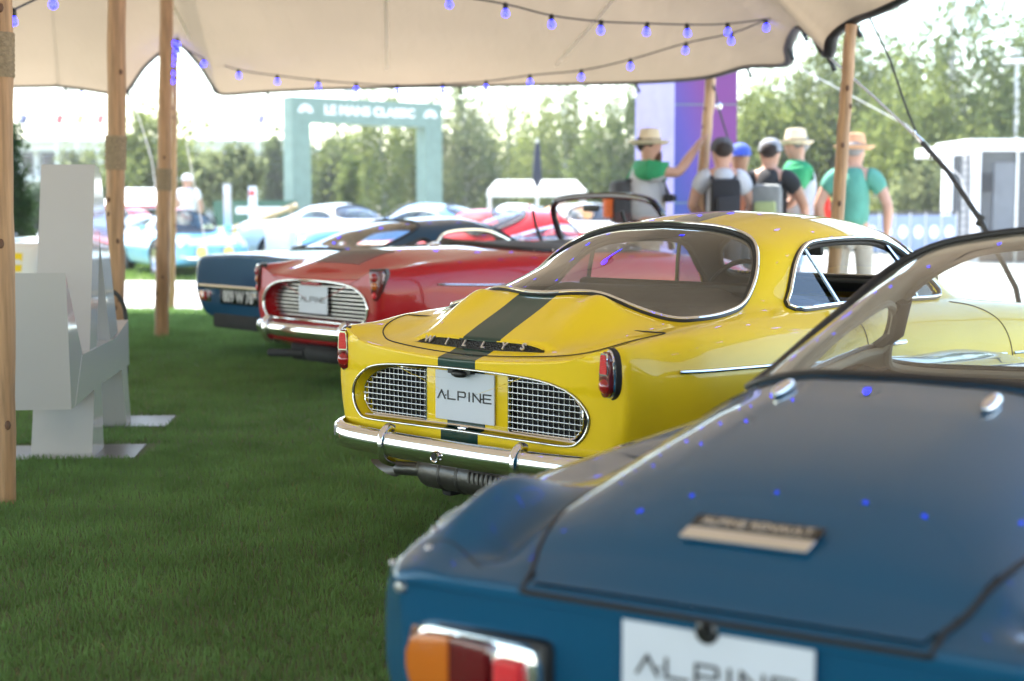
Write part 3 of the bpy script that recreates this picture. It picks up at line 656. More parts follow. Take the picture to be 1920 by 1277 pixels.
# engine lid shut line, door shut lines, side moulding
seal(SY, [SY.drop(a, b, .0006) for a, b in cr(LID_Y, 5, True) if a < .29], .0024, M_black, ROOT_Y, 'lid_gap', closed=False, n=6)
for sg in (-1, 1):
    seal(SY, [SY.side(a, b, sg, .0003) for a, b in cr([(1.30,.795),(1.285,.70),(1.29,.60),(1.31,.45),(1.34,.25)], 8)], .0028, M_black, ROOT_Y, 'door_gap', closed=False, n=6)
    seal(SY, [SY.side(a, b, sg, .0003) for a, b in cr([(2.12,.79),(2.27,.765),(2.37,.71),(2.425,.62),(2.43,.5),(2.42,.25)], 8)], .0028, M_black, ROOT_Y, 'door_gap', closed=False, n=6)
    ml = cr([(.21,.672),(.637,.660),(1.0,.645)], 8) + cr([(1.0,.645),(1.277,.637),(1.8,.604),(2.37,.574),(2.95,.56),(3.3,.55)], 8)[1:]
    for a0, a1 in ((.2, 1.28), (1.30, 2.41), (2.435, 3.4)):
        seal(SY, [SY.side(a, b, sg, .002) for a, b in ml if a0 <= a <= a1], .0068, M_chrome, ROOT_Y, 'side_moulding', closed=False)
    h = [SY.side(1.36, .668, sg, .004), SY.side(1.37, .672, sg, .026), SY.side(1.42, .675, sg, .032), SY.side(1.50, .675, sg, .028)]
    hd = MB().tube(cr(h, 5), [.012] * 5 + [.009] * 11, n=8); hd.sphere(SY.side(1.365, .668, sg, .002), .022, sc_=(1.2, .6, .8)); hd.build('door_handle', M_chrome, ROOT_Y)
    # quarter pane, its slanting chrome divider, front vent pane
    q = [(1.0,.82),(1.035,.87),(1.12,.96),(1.205,1.012),(1.225,1.012),(1.305,.82)]
    P = [SY.side(a, b, sg, -.004) for a, b in cr(q, 1, True)]
    MB().add(P, [tuple(range(len(P)))]).build('quarter_window', M_gtint, ROOT_Y, smooth=False)
    MB().tube([SY.side(1.222, 1.026, sg, .003), SY.side(1.262, .92, sg, .002), SY.side(1.305, .815, sg, .003)], .009, n=4, flat=.7).build('window_divider', M_chrome, ROOT_Y)
    MB().tube([SY.side(1.80, 1.03, sg, .0), SY.side(1.86, .93, sg, .0), SY.side(1.905, .815, sg, .0)], .009, n=4).build('window_divider', M_chrome, ROOT_Y)
    P = [SY.side(a, b, sg, -.005) for a, b in [(1.80,1.03),(1.88,.99),(1.99,.915),(2.08,.82),(1.905,.82)]]
    MB().add(P, [tuple(range(5))]).build('vent_window', M_gtint, ROOT_Y, smooth=False)
    w0 = [SY.side(1.32 + .5 * t, .825, sg, -.02) for t in np.linspace(0, 1, 5)]
    MB().tube(w0, .012, n=6).build('window_channel', M_rubber, ROOT_Y)
mp = Vector((2.02, 0, .985)); mr = MB().box((0, 0, 0), (.03, .17, .045)); mr.tube([(.01, 0, .02), (.05, 0, .06)], .005); o = mr.build('interior_mirror', M_rubber, ROOT_Y, bevel=.012); o.location = mp
# perforated vent strip with chrome letters
vp = []; N_ = 41
for t in np.linspace(-1, 1, N_):
    y = .288 * t; x = .040 + .10 * y * y; hh = .026 * (1 - abs(t) ** 5); p0 = SY.drop(x - .006, y).z
    vp += [(x - .006, y, p0 + .001), (x + .012, y, p0 + .0015 + hh)]
vt = MB().add(vp, [(2 * i, 2 * i + 1, 2 * i + 3, 2 * i + 2) for i in range(N_ - 1)])
mv = principled('perforated_vent', (.02, .02, .021), .35, .6); nt = mv.node_tree; b = nt.nodes['Principled BSDF']; tc = nt.nodes.new('ShaderNodeTexCoord'); vo = nt.nodes.new('ShaderNodeTexVoronoi'); vo.inputs['Scale'].default_value = 170
nt.links.new(tc.outputs['Object'], vo.inputs['Vector']); bp = nt.nodes.new('ShaderNodeBump'); bp.inputs['Strength'].default_value = 1; bp.inputs['Distance'].default_value = .004
nt.links.new(vo.outputs['Distance'], bp.inputs['Height']); nt.links.new(bp.outputs[0], b.inputs['Normal'])
vo_ = vt.build('air_vent', mv, ROOT_Y)
seal(SY, [Vector(vp[2 * i + 1]) + Vector((-.001, 0, .001)) for i in range(1, N_ - 1)], .0022, P_yellow, ROOT_Y, 'vent_lip', closed=False, n=6)
for ch, y in zip('WILLYS', (.215, .128, .045, -.038, -.125, -.205)):
    x = .040 + .10 * y * y; p0 = SY.drop(x - .006, y).z
    Yd = Vector((.022, 0, .026)).normalized(); Xd = Vector((.2 * y, -1, 0)).normalized(); Zd = Xd.cross(Yd)
    text('letter', ch, .034, M_bars, frame(Vector((x - .001, y, p0 + .014)) + Zd * .003, Xd, Yd, Zd), vo_, extrude=.002, sx=1.1, bold=.0010)
shelf(SY, ROOT_Y, .37, 1.02, .52, .838, hump=lambda x, y: .045 * sstep(.70, .84, x) * (1 - sstep(.88, 1.0, x)) * (1 - sstep(.34, .44, abs(y + .02))))
MB().tube([SY.drop(.8, y, -.03) if 0 else (1.12, y, .86) for y in (-.45, .45)], .03).build('seat_rail', M_vinyl, ROOT_Y)
rp = [(1.078, 0), (1.078, .02)]
o = MB().box((0, 0, 0), (.010, .045, .004)).build('trim_clip', M_chrome, ROOT_Y, bevel=.001); o.location = SY.drop(1.074, 0, .014)

# ============================================================ near blue coupe (out of focus, foreground)
REAR_B = sympoly([(.835,0),(.845,.12),(.868,.22),(.90,.31),(.96,.365),(1.04,.385),(1.2,.38),(1.4,.355),(1.58,.32),(1.66,.26),(1.69,.15),(1.70,0)])
SIDE_B = [(1.40,.745),(1.55,.795),(1.75,.85),(1.93,.89),(2.07,.915),(2.20,.90),(2.28,.85),(2.33,.775),(2.25,.758),(1.85,.742)]
def disp_b(g):
    x, y, z = g[..., 0].copy(), g[..., 1], g[..., 2]; ay = abs(y); up = (z > .6)
    g = g.copy(); g[..., 2] += up * .052 * np.exp(-((ay - .495) / .042) ** 2 - ((x - .24) / .16) ** 2)      # haunch behind the corner
    g[..., 2] -= up * .026 * np.exp(-((ay - .405) / .035) ** 2) * sstep(.02, .10, x) * (1 - sstep(.5, .9, x))
    g[..., 0] += .004 * (ay / .57) ** 3 * (x < .25) * (1 - sstep(0, .25, x))
    lip = (z > .585) & (x < .06)
    g[..., 0] -= .012 * lip * (1 - x / .06).clip(0)
    return g
LID_B = sympoly([(-.016,0),(-.014,.15),(-.012,.285),(.02,.310),(.076,.330),(.189,.352),(.35,.372),(.55,.385),(.72,.375),(.80,.33),(.815,.22),(.80,.12),(.795,0)])
ROOT_B, SB = make_car('blue_coupe', 'blue fastback coupe nearest the camera with a silver badge on its lid', 'car', .285, 2.02, 58, BST, (0, .45), (3.88, .43), P_blue,
    nu=480, nv=170, disp=disp_b, rearwarp=.55, liner=M_liner, axle=(.86, 2.98), interior='low',
    cuts=[dict(t='plan', n='engine_lid', poly=LID_B, mat=P_blue, off=.004, zmin=.60),
          dict(t='plan', n='rear_window', poly=REAR_B, mat=M_glass, seal=M_rubber, r=.009, zmin=.7),
          dict(t='side', n='side_window', poly=SIDE_B, mat=M_glass, seal=M_rubber, r=.010, chrome=True),
          dict(t='plan', n='windscreen', poly=sympoly([(2.50,0),(2.50,.20),(2.495,.36),(2.475,.47),(2.43,.535),(2.36,.535),(2.28,.49),(2.20,.41),(2.145,.22),(2.135,0)]), mat=M_glass, seal=M_rubber, r=.008, zmin=.68)])
seal(SB, [SB.drop(max(a, .003), b, .002) if a > .0 else SB.rear(b, .603, .001) for a, b in cr(LID_B, 5, True)], .0046, M_black, ROOT_B, 'lid_gap', n=8)
mm = SB.masks['engine_lid']
tail_plate(ROOT_B, -.022, -.006, .525, .285, .165, 'ALPINE')
o = MB().lathe([(0, -.012), (.010, -.012), (.012, -.006), (.017, -.004), (.018, .004)], axis='x', n=20).build('lock', [M_gloss_black], ROOT_B); o.location = (-.024, .005, .588)
for sg in (-1, 1):
    base = MB().box((0, 0, 0), (.05, .262, .125)).build('tail_lamp', M_rubber, ROOT_B, bevel=.016); base.location = (.004, .385 * sg, .470); base.rotation_euler = (0, 0, -.10 * sg)
    MB().box((-.022, 0, 0), (.03, .250, .114)).build('bezel', M_chrome, base, bevel=.030)
    MB().prism([(-.040, -.050), (.022, -.047), (.040, -.034), (.047, -.012), (.047, .014), (.038, .034), (.020, .046), (-.040, .050)], .028, lambda a, b, c: (-.024 - c, a * sg + .074 * sg, b)).build('amber_lens', M_amber, base, bevel=.007)
    MB().box((-.038, -.004 * sg, 0), (.030, .074, .100)).build('red_lens', M_reddark, base, bevel=.007)
    MB().box((-.038, -.078 * sg, -.005), (.034, .048, .078)).build('reflector', M_redbright, base, bevel=.006)
    for k, (a, b) in enumerate(((.04, .515), (.04, .585), (.10, .545))):
        o = MB().lathe([(0, .004), (.005, .003), (.007, -.002)], n=12).build('screw', M_alu, ROOT_B); o.location = SB.drop(a, b * sg, .001)
    o = MB().lathe([(0, -.008), (.008, -.007), (.011, .002)], axis='x', n=14).build('rubber_stop', M_alu, ROOT_B); o.location = SB.rear(.535 * sg, .575, .002)
    hg = MB().tube([SB.drop(.655 + .012 * q_, .185 * sg, .012) for q_ in range(9)], [.004, .010, .013, .014, .014, .014, .013, .010, .004], n=10, flat=.9); hg.build('lid_hinge', M_chrome, ROOT_B)
    seal(SB, [SB.drop(a, b * sg, .0) for a, b in cr([(.012, .40), (.05, .46), (.06, .53)], 4)], .0015, M_black, ROOT_B, 'panel_line', closed=False, n=5)
# badge
c0 = SB.drop(.118, 0, .008); nb = SB.ray((.118, 0, 3), (0, 0, -1))[1]; Xb = Vector((0, -1, 0)); Yb = nb.cross(Xb)
FB = frame(c0, Xb, Yb, nb)
def badge_poly(y0, y1, skew=.22): return [(-.098 + skew * y0, y0), (.098 + skew * y0, y0), (.098 + skew * y1, y1), (-.098 + skew * y1, y1)]
fn = lambda a, b, c: tuple(FB @ Vector((a, b, c)))
bd = MB().prism(badge_poly(-.027, .027), .004, fn).build('badge', M_chrome, ROOT_B, bevel=.001, smooth=False)
MB().prism(badge_poly(-.001, .0255), .0052, fn).build('badge_band', M_gloss_black, bd, smooth=False)
text('badge_lettering', 'ALPINE RENAULT', .023, M_chrome, FB @ Matrix.Translation((.004, .0122, .0055)), bd, extrude=.0008, sx=.95, bold=.0004)
shelf(SB, ROOT_B, .87, 1.25, .42, .66, mat=M_vinyl)
for sg in (-1, 1):
    MB().tube([SB.side(2.38, .70, sg, -.02), SB.side(2.32, .82, sg, -.02), SB.side(2.21, .925, sg, -.02)], .026, n=8, flat=.7).build('windscreen_pillar', M_dliner, ROOT_B)
    seal(SB, [SB.side(a, b, sg, .0) for a, b in cr([(1.55,.71),(1.52,.55),(1.56,.25)], 8)], .003, M_black, ROOT_B, 'door_gap', closed=False, n=6)
    seal(SB, [SB.side(a, b, sg, .0) for a, b in cr([(2.35,.74),(2.5,.6),(2.48,.25)], 8)], .003, M_black, ROOT_B, 'door_gap', closed=False, n=6)

# ============================================================ red open car
TRIM_RH = [(0,.700),(.2,.696),(.36,.684),(.46,.66),(.53,.62),(.565,.57),(.565,.52),(.535,.468),(.48,.448),(.3,.446),(.15,.446)]
TRIM_R = TRIM_RH + [(0, .446)] + [(-a, b) for a, b in TRIM_RH[1:][::-1]]
COCK = sympoly([(1.12,0),(1.13,.2),(1.18,.38),(1.28,.50),(1.45,.565),(1.8,.58),(2.2,.56),(2.38,.50),(2.44,.3),(2.46,0)])
yaw_r = 42; lx, ly = -math.sin(R(yaw_r)), math.cos(R(yaw_r))
ROOT_R, SR = make_car('red_convertible', 'dark red open two-seater with a barred chrome grille and small tail fins', 'car', -1.148 + lx * .08, 9.33 + ly * .08, yaw_r, RST, (-.045, .55), (3.83, .43), P_red,
    nu=260, nv=90, rearwarp=.5, liner=None, interior=False, axle=(.82, 2.95),
    cuts=[dict(t='plan', n='cockpit', poly=COCK, seal=M_rubber, r=.02, zmin=.8), dict(t='rear', n='tail_recess', poly=TRIM_R, seal=M_rubber, r=.004)])
tail_recess(ROOT_R, SR, TRIM_R, .02, P_red, M_black, -.05, rc=.009)
rz_, ry_ = half_outline(TRIM_R, .95, .573, 0)
for k in range(9):
    z = .468 + .0245 * k; ya = ry_(z, 1)
    if ya: MB().tube([(.012, -ya, z), (.006, -ya * .5, z), (.002, 0, z), (.006, ya * .5, z), (.012, ya, z)], .0052, n=6, flat=1.0).build('grille_bar', M_bars, ROOT_R)
tail_plate(ROOT_R, -.016, .065, .575, .32, .175, 'ALPINE', ts=1.12)
MB().box((-.03, .065, .678), (.03, .2, .022)).build('plate_lamp', M_red if 0 else P_red, ROOT_R, bevel=.006)
bumper(SR, ROOT_R, [(.14, .69, .39), (.04, .67, .388), (-.05, .61, .386), (-.11, .45, .384), (-.125, 0, .382), (-.11, -.45, .384), (-.07, -.66, .386), (.0, -.73, .388), (.12, -.76, .39)], .09, .034)
for y in (.42, -.42): overrider(ROOT_R, -.15, y, .38, w_=.045)
ex = MB().tube([(-.05, .52, .21), (-.03, .25, .225), (-.02, .15, .23)], [.026, .026, .03], n=14); ex.tube([(0, .16, .23), (0, .12, .235), (0, -.3, .235), (0, -.34, .235)], [.03, .055, .055, .03], n=16); ex.build('exhaust', M_under, ROOT_R)
MB().box((.2, .05, .25), (.35, .7, .16)).build('engine_tray', M_under, ROOT_R, bevel=.03)
for sg in (-1, 1):
    tri = [(-.045, .095), (.058, .098), (.066, .07), (.035, -.08), (.015, -.105), (-.012, -.105), (-.03, -.06)]
    base = MB().prism(tri, .05, lambda a, b, c: (.03 - c + .25 * (a if a > 0 else 0), -a * -sg * -1 if 0 else a * sg, b)).build('tail_lamp', M_rubber, ROOT_R, bevel=.006); base.location = (-.032, .630 * sg, .695); base.rotation_euler = (0, 0, -.45 * sg)
    MB().prism([(a * .88, b * .90) for a, b in tri], .06, lambda a, b, c: (.025 - c, a * sg, b)).build('lens', M_reddark, base, bevel=.01)
    for z_, m_, r_ in ((.045, M_redlens, .028), (-.005, M_amber, .024), (-.062, M_redbright, .020)):
        MB().sphere((-.034, -.004 * sg, z_), r_, sc_=(.5, .9, 1.)).build('lamp_dome', m_, base)
    seal(SR, [SR.side(a, b, sg, .002) for a, b in cr([(.36,.69),(.8,.672),(1.4,.66),(2.0,.65)], 6)], .007, M_chrome, ROOT_R, 'side_moulding', closed=False)
    MB().tube([SR.drop(2.33, .44 * sg, .0), (2.28, .47 * sg, 1.02), (2.24, .46 * sg, 1.13)], .012).build('vent_frame', M_rubber, ROOT_R)
lv = MB()
for k in range(12):
    x = .13 + .024 * k; lv.tube([SR.drop(x, yy, .003) for yy in np.linspace(-.24, .24, 9)], .007, n=5, flat=.6)
lv.build('louvre', pois('grey_louvre', (.22, .2, .18), rough=.4, coat=.3), ROOT_R)
o = MB().lathe([(0, .014), (.03, .012), (.042, .004), (.045, -.003)], n=20); o.sphere((0, 0, .014), .018, sc_=(2.4, .6, .7)); o = o.build('fuel_cap', M_chrome, ROOT_R); o.location = SR.drop(.92, 0, .002)
# tonneau cover with press studs
nx, ny = 16, 25; V = np.zeros((nx, ny, 3))
for i, x in enumerate(np.linspace(1.10, 2.30, nx)):
    for j, t in enumerate(np.linspace(-1, 1, ny)):
        hw = np.interp(x, [1.1, 1.18, 1.28, 1.45, 2.3], [.30, .42, .53, .60, .60]); V[i, j] = (x, t * hw, .885 + .03 * (1 - t * t) + .012 * math.sin(9 * x) * (1 - t * t) - .02 * t * t)
idx = np.arange(nx * ny).reshape(nx, ny); cov = npmesh('tonneau_cover', V.reshape(-1, 3), np.stack([idx[:-1, :-1], idx[1:, :-1], idx[1:, 1:], idx[:-1, 1:]], -1).reshape(-1, 4), M_vinyl, ROOT_R)
for sg in (-1, 1):
    for x in np.linspace(1.2, 2.2, 9):
        hw = np.interp(x, [1.1, 1.18, 1.28, 1.45, 2.3], [.30, .42, .53, .60, .60]); MB().sphere((x, hw * .985 * sg, .872), .009, n=8).build('press_stud', M_chrome, cov)
# windscreen
wf = [(2.36, .56, .86), (2.30, .57, 1.0), (2.24, .55, 1.13), (2.21, .47, 1.205), (2.23, .25, 1.235), (2.24, 0, 1.242), (2.23, -.25, 1.235), (2.21, -.47, 1.205), (2.24, -.55, 1.13), (2.30, -.57, 1.0), (2.36, -.56, .86)]
wf = [(a + .30, b, c) for a, b, c in wf]
pf = cr(wf, 6); MB().tube(pf, .026, n=8).build('windscreen_frame', M_gloss_black, ROOT_R); MB().tube([Vector(p) + Vector((.014, 0, .006)) for p in pf], .007, n=6).build('chrome_trim', P_red, ROOT_R)
MB().add(pf + [(2.75, 0, .86)], [(i, i + 1, len(pf)) for i in range(len(pf) - 1)] + [(len(pf) - 1, 0, len(pf))]).build('windscreen', M_lampglass, ROOT_R, smooth=False)
MB().box((2.40, 0, 1.15), (.02, .16, .05)).build('interior_mirror', M_rubber, ROOT_R, bevel=.015)
cb = MB().box((1.8, 0, .5), (1.25, 1.1, .5)).build('cabin_tub', M_vinyl, ROOT_R, bevel=.05)

# ============================================================ dark blue fastback behind the red car
REAR_D = sympoly([(.70,0),(.71,.3),(.74,.46),(.82,.50),(1.0,.47),(1.2,.435),(1.36,.40),(1.44,.30),(1.46,0)])
ROOT_D, SD = make_car('petrol_blue_fastback', 'dark petrol blue fastback with a cut-off tail and black number plate 809 W 76', 'car', -2.05, 11.45, 42, DST, (0, .55), (3.93, .43), P_dblue,
    nu=240, nv=80, rearwarp=.4, liner=M_dliner, axle=(.85, 3.0),
    cuts=[dict(t='plan', n='rear_window', poly=REAR_D, mat=M_glass, seal=M_rubber, r=.012, zmin=.74),
          dict(t='side', n='side_window', poly=[(1.45,.83),(1.50,.90),(1.60,.95),(1.80,.97),(2.0,.965),(2.14,.93),(2.30,.83),(1.9,.825)], mat=M_glass, seal=M_chrome, r=.010),
          dict(t='side', n='rear_quarter_window', poly=[(1.05,.825),(1.2,.865),(1.36,.905),(1.39,.83)], mat=M_glass, seal=M_rubber, r=.010),
          dict(t='plan', n='windscreen', poly=sympoly([(2.53,0),(2.50,.25),(2.44,.42),(2.34,.49),(2.22,.44),(2.14,.3),(2.12,0)]), mat=M_glass, seal=M_rubber, r=.011, zmin=.78)])
MB().tube([SD.rear(y, .535 + .0 * y, .006) for y in np.linspace(-.64, .64, 25)], .019, n=8).build('tail_strip', M_chrome, ROOT_D)
p = MB().box((0, 0, 0), (.008, .53, .115)).build('number_plate', M_gloss_black, ROOT_D, bevel=.003); p.location = (-.022, .06, .462)
text('lettering', '809 W 76', .122, principled('plate_silver', (.62, .63, .62), .4), frame((-.0055, 0, 0), TX, TY, TZ), p, sx=.86, bold=.003)
for sg in (-1, 1):
    base = MB().box((0, 0, 0), (.04, .20, .095)).build('tail_lamp', M_chrome, ROOT_D, bevel=.014); base.location = (.004, .575 * sg, .458); base.rotation_euler = (0, 0, -.2 * sg)
    MB().box((-.02, .055 * sg, 0), (.03, .07, .075)).build('amber_lens', M_amber, base, bevel=.01); MB().box((-.02, -.02 * sg, 0), (.03, .075, .075)).build('red_lens', M_redlens, base, bevel=.01)
MB().box((.15, 0, .27), (.35, .9, .12)).build('engine_tray', M_under, ROOT_D, bevel=.03)

# ============================================================ ground
def groundmat(name, c1, c2, scale=3., bump=.4, rough=.9, c3=None, fine=60.):
    m = principled(name, c1, rough); nt = m.node_tree; b = nt.nodes['Principled BSDF']
    tc = nt.nodes.new('ShaderNodeTexCoord'); n = nt.nodes.new('ShaderNodeTexNoise'); n.inputs['Scale'].default_value = scale; n.inputs['Detail'].default_value = 8
    n2 = nt.nodes.new('ShaderNodeTexNoise'); n2.inputs['Scale'].default_value = fine; n2.inputs['Detail'].default_value = 6
    for q in (n, n2): nt.links.new(tc.outputs['Object'], q.inputs['Vector'])
    a = nt.nodes.new('ShaderNodeMath'); a.operation = 'ADD'; nt.links.new(n.outputs['Fac'], a.inputs[0]); nt.links.new(n2.outputs['Fac'], a.inputs[1])
    mr = nt.nodes.new('ShaderNodeMapRange'); mr.inputs['From Min'].default_value = .7; mr.inputs['From Max'].default_value = 1.3; nt.links.new(a.outputs[0], mr.inputs['Value'])
    mx = nt.nodes.new('ShaderNodeMix'); mx.data_type = 'RGBA'; mx.inputs['A'].default_value = (*c1, 1); mx.inputs['B'].default_value = (*c2, 1)
    nt.links.new(mr.outputs[0], mx.inputs['Factor']); nt.links.new(mx.outputs['Result'], b.inputs['Base Color'])
    bp = nt.nodes.new('ShaderNodeBump'); bp.inputs['Strength'].default_value = bump; bp.inputs['Distance'].default_value = .02
    nt.links.new(n2.outputs['Fac'], bp.inputs['Height']); nt.links.new(bp.outputs[0], b.inputs['Normal']); return m
M_gravel = groundmat('pale_gravel', (.44, .43, .41), (.55, .54, .52), .6, .5, fine=25)
M_soil = groundmat('lawn_soil', (.09, .13, .05), (.13, .17, .08), 1.5, .6, fine=90)
M_far = groundmat('dry_grass', (.12, .16, .05), (.2, .22, .08), .4, .5, fine=12)
def sheet(name, poly, z, mat): return tag(MB().add([(a, b, z) for a, b in poly], [tuple(range(len(poly)))]).build(name, mat, smooth=False), kind='structure')
sheet('ground', [(-1500, -1500), (1500, -1500), (1500, 1500), (-1500, 1500)], -.012, M_gravel)
sheet('lawn', [(-13, -7), (4.6, -7), (4.9, 4), (4.2, 9), (2.6, 13), (2.4, 16.9), (-13, 16.6)], 0, M_soil)
sheet('grass_verge', [(-40, 23.2), (1.5, 23.4), (1.5, 33), (-40, 34)], -.006, M_far)
sheet('meadow', [(-200, 44), (200, 44), (200, 400), (-200, 400)], -.006, M_far)
# grass blades
def grass(name, n, xr, yr, hmin, hmax, wd, lean, mat, zb=0., mask=None, tri=False, seed=3):
    r = np.random.default_rng(seed); x = r.uniform(*xr, n); y = r.uniform(*yr, n)
    if mask is not None: k = mask(x, y) & ~((x > -2.46) & (x < -1.72) & (y > 6.8) & (y < 7.26)) & ~((x > -2.5) & (x < -1.83) & (y > 7.78) & (y < 8.26)); x, y = x[k], y[k]
    n = len(x); h = r.uniform(hmin, hmax, n) * (1 + .10 * np.sin(3.1 * x + 1.7 * y) * np.sin(2.3 * y - .6 * x)); a = r.uniform(0, 2 * np.pi, n); b = r.uniform(0, 2 * np.pi, n); l = r.uniform(.1, 1, n) ** 1.5 * lean * h
    dx, dy = np.cos(a) * wd * r.uniform(.6, 1.2, n), np.sin(a) * wd * r.uniform(.6, 1.2, n); lx, ly = np.cos(b) * l, np.sin(b) * l
    z0 = np.full(n, zb)
    if tri:
        V = np.stack([np.c_[x - dx, y - dy, z0], np.c_[x + dx, y + dy, z0], np.c_[x + lx, y + ly, z0 + h]], 1).reshape(-1, 3)
        Fq = np.arange(3 * n).reshape(-1, 3)
    else:
        V = np.stack([np.c_[x - dx, y - dy, z0], np.c_[x + dx, y + dy, z0], np.c_[x + lx * .35 + dx * .8, y + ly * .35 + dy * .8, z0 + h * .6], np.c_[x + lx * .35 - dx * .8, y + ly * .35 - dy * .8, z0 + h * .6], np.c_[x + lx, y + ly, z0 + h * .95]], 1).reshape(-1, 3)
        i = np.arange(n)[:, None] * 5; Fq = np.concatenate([i + [0, 1, 2], i + [0, 2, 3], i + [3, 2, 4]])
    return tag(npmesh(name, V, Fq, mat, smooth=False), kind='stuff')
M_grass = translucent('grass_blade', (.15, .25, .085), .38, (.21, .36, .115), vary=.22, vscale=3.)
M_grass2 = translucent('dry_grass_blade', (.12, .20, .05), .35, (.2, .3, .08), vary=.4, vscale=.8)
fr = lambda x, y: (x > -.40 * y - .9) & (x < .42 * y + .9)
g1 = grass('grass', 230000, (-4.2, 2.2), (3.0, 7.2), .016, .040, .0019, 1.0, M_grass, mask=lambda x, y: fr(x, y) & ~((x > .9) & (y < 5)))
g2 = grass('grass', 150000, (-6, 2.4), (7.2, 12), .02, .046, .0032, .9, M_grass, mask=fr, tri=True, seed=4)
g3 = grass('grass', 90000, (-8, 2.4), (12, 16.7), .03, .07, .006, .8, M_grass, mask=fr, tri=True, seed=5)
M_straw = translucent('straw_blade', (.30, .27, .13), .3, (.3, .27, .12), vary=.3)
g5 = grass('dry_grass', 9000, (-4.5, 2.2), (3.0, 11), .012, .034, .0016, 1.6, M_straw, mask=lambda x, y: fr(x, y) & (np.sin(2.1 * x + 1.3 * y) + np.sin(1.1 * y - 2.7 * x) > -.4), seed=8)
g6 = grass('clover', 7000, (-4.5, 2.2), (3.0, 11), .012, .028, .006, .5, M_grass, mask=fr, seed=9)
g4 = grass('verge_grass', 50000, (-16, 1.5), (23.2, 33), .04, .12, .012, .8, M_grass2, mask=fr, tri=True, seed=6)

# ============================================================ stretch tent
def px(u, v, d):            # a point seen at (u, v) of the 1920 px photograph at depth d: helps to read positions off the picture
    th = PITCH; f = Vector((0, math.cos(th), -math.sin(th))) * F_PX + Vector((1, 0, 0)) * (u - 960) - Vector((0, math.sin(th), math.cos(th))) * (v - 638.5)
    return Vector((0, 0, 1.17)) + f * (d / f.y)
OUT = [(-9.5, 15.5, 2.3), tuple(px(20, 163, 17.0)), tuple(px(120, 163, 17.05)), tuple(px(215, 176, 17.0)), tuple(px(238, 170, 16.95)), tuple(px(275, 120, 16.7)), tuple(px(331, 84, 16.5)), tuple(px(372, 118, 16.75)), tuple(px(400, 160, 17.0)), tuple(px(417, 177, 17.1)), tuple(px(500, 172, 16.9)), tuple(px(640, 166, 16.9)),
    tuple(px(860, 161, 16.9)), tuple(px(1060, 158, 16.2)), tuple(px(1190, 155, 15.4)), tuple(px(1320, 146, 14.7)), tuple(px(1400, 126, 14.0)), tuple(px(1474, 121, 13.2)), tuple(px(1478, 90, 12.6)), tuple(px(1488, 64, 12.0)), tuple(px(1502, 52, 11.3)), tuple(px(1530, 70, 10.6)), tuple(px(1552, 104, 10.0)), tuple(px(1562, 70, 9.75)), tuple(px(1600, 40, 9.5)), tuple(px(1690, 2, 8.9)),
    (3.0, 8.2, 2.75), (3.7, 7.0, 2.95), (4.0, 5.4, 2.7), (4.3, 3.4, 2.85), (4.2, 1.5, 2.6), (4.4, -.8, 2.85), (4.2, -3.2, 2.5), (2.0, -4.8, 2.8), (-.6, -5.2, 2.4), (-3.4, -4.9, 2.8), (-6.2, -4.6, 2.4), (-7.4, -2, 2.8), (-7.6, 1, 2.5), (-8, 4, 2.9), (-8.2, 7, 2.5), (-8.8, 10, 2.9), (-9.3, 13, 2.5)]
oo = np.array(cr(OUT, 8, True)); T_ = len(oo); CEN = np.array([-2.0, 6.0]); NR = 64
s_ = np.linspace(0, 1, NR)[:, None, None]
pl = CEN + (oo[None, :, :2] - CEN) * s_
ZT = 2.75 + .95 * (1 - s_[..., 0] ** 3) + (oo[None, :, 2] - 2.75) * s_[..., 0] ** 6
PINS = [((-3.05, 13.1), 3.75), ((-2.62, 9.8), 3.9), ((-2.02, 5.85), 3.7), ((-2.0, 1.5), 3.7), ((3.2, 6.3), 3.2), ((2.9, 2.0), 3.5), ((-2, -2.2), 3.6), ((1.5, 7.9), 2.95), ((1.556, 9.9), 2.41), ((1.80, 9.9), 2.31), ((1.99, 9.95), 2.235), ((1.0, 12.8), 3.25), ((-.6, 14.4), 2.98), ((-2.3, 15.3), 3.0), ((-5.5, 14.8), 3.0)]
pm = np.zeros(ZT.shape, bool); pv = np.zeros(ZT.shape)
for (a, b), z in PINS:
    d = np.hypot(pl[..., 0] - a, pl[..., 1] - b); k = np.unravel_index(d.argmin(), d.shape); pm[k] = True; pv[k] = z
    ZT += (z - ZT[k]) * np.exp(-(d / .9) ** 2) * (s_[..., 0] < .999) * (1 - s_[..., 0] ** 8)
rr_ = np.linspace(0, 1, NR)[1:-1, None]
for it in range(260):
    up_, dn_ = ZT[2:], ZT[:-2]; lf, rt_ = np.roll(ZT[1:-1], 1, 1), np.roll(ZT[1:-1], -1, 1)
    wr = 1.; wt = np.clip(.02 / np.maximum(rr_, .05) ** 2, 0, 2)
    ZT[1:-1] = (wr * (up_ + dn_) + wt * (lf + rt_)) / (2 * wr + 2 * wt); ZT[0] = ZT[1].mean()
    ZT[pm] = pv[pm] if it < 120 else ZT[pm]
    ZT[-1] = oo[:, 2]
V = np.concatenate([pl, ZT[..., None]], -1).reshape(-1, 3); idx = np.arange(NR * T_).reshape(NR, T_); nx_ = np.roll(idx, -1, 1)
M_tent = translucent('beige_stretch_canopy', (.33, .275, .21), .22, (.29, .225, .155), vary=.05, vscale=.7)
nt = M_tent.node_tree; tc = nt.nodes.new('ShaderNodeTexCoord'); mp_ = nt.nodes.new('ShaderNodeMapping'); mp_.inputs['Scale'].default_value = (1.6, .45, 1); n_ = nt.nodes.new('ShaderNodeTexNoise'); n_.inputs['Scale'].default_value = 1.5; n_.inputs['Detail'].default_value = 4
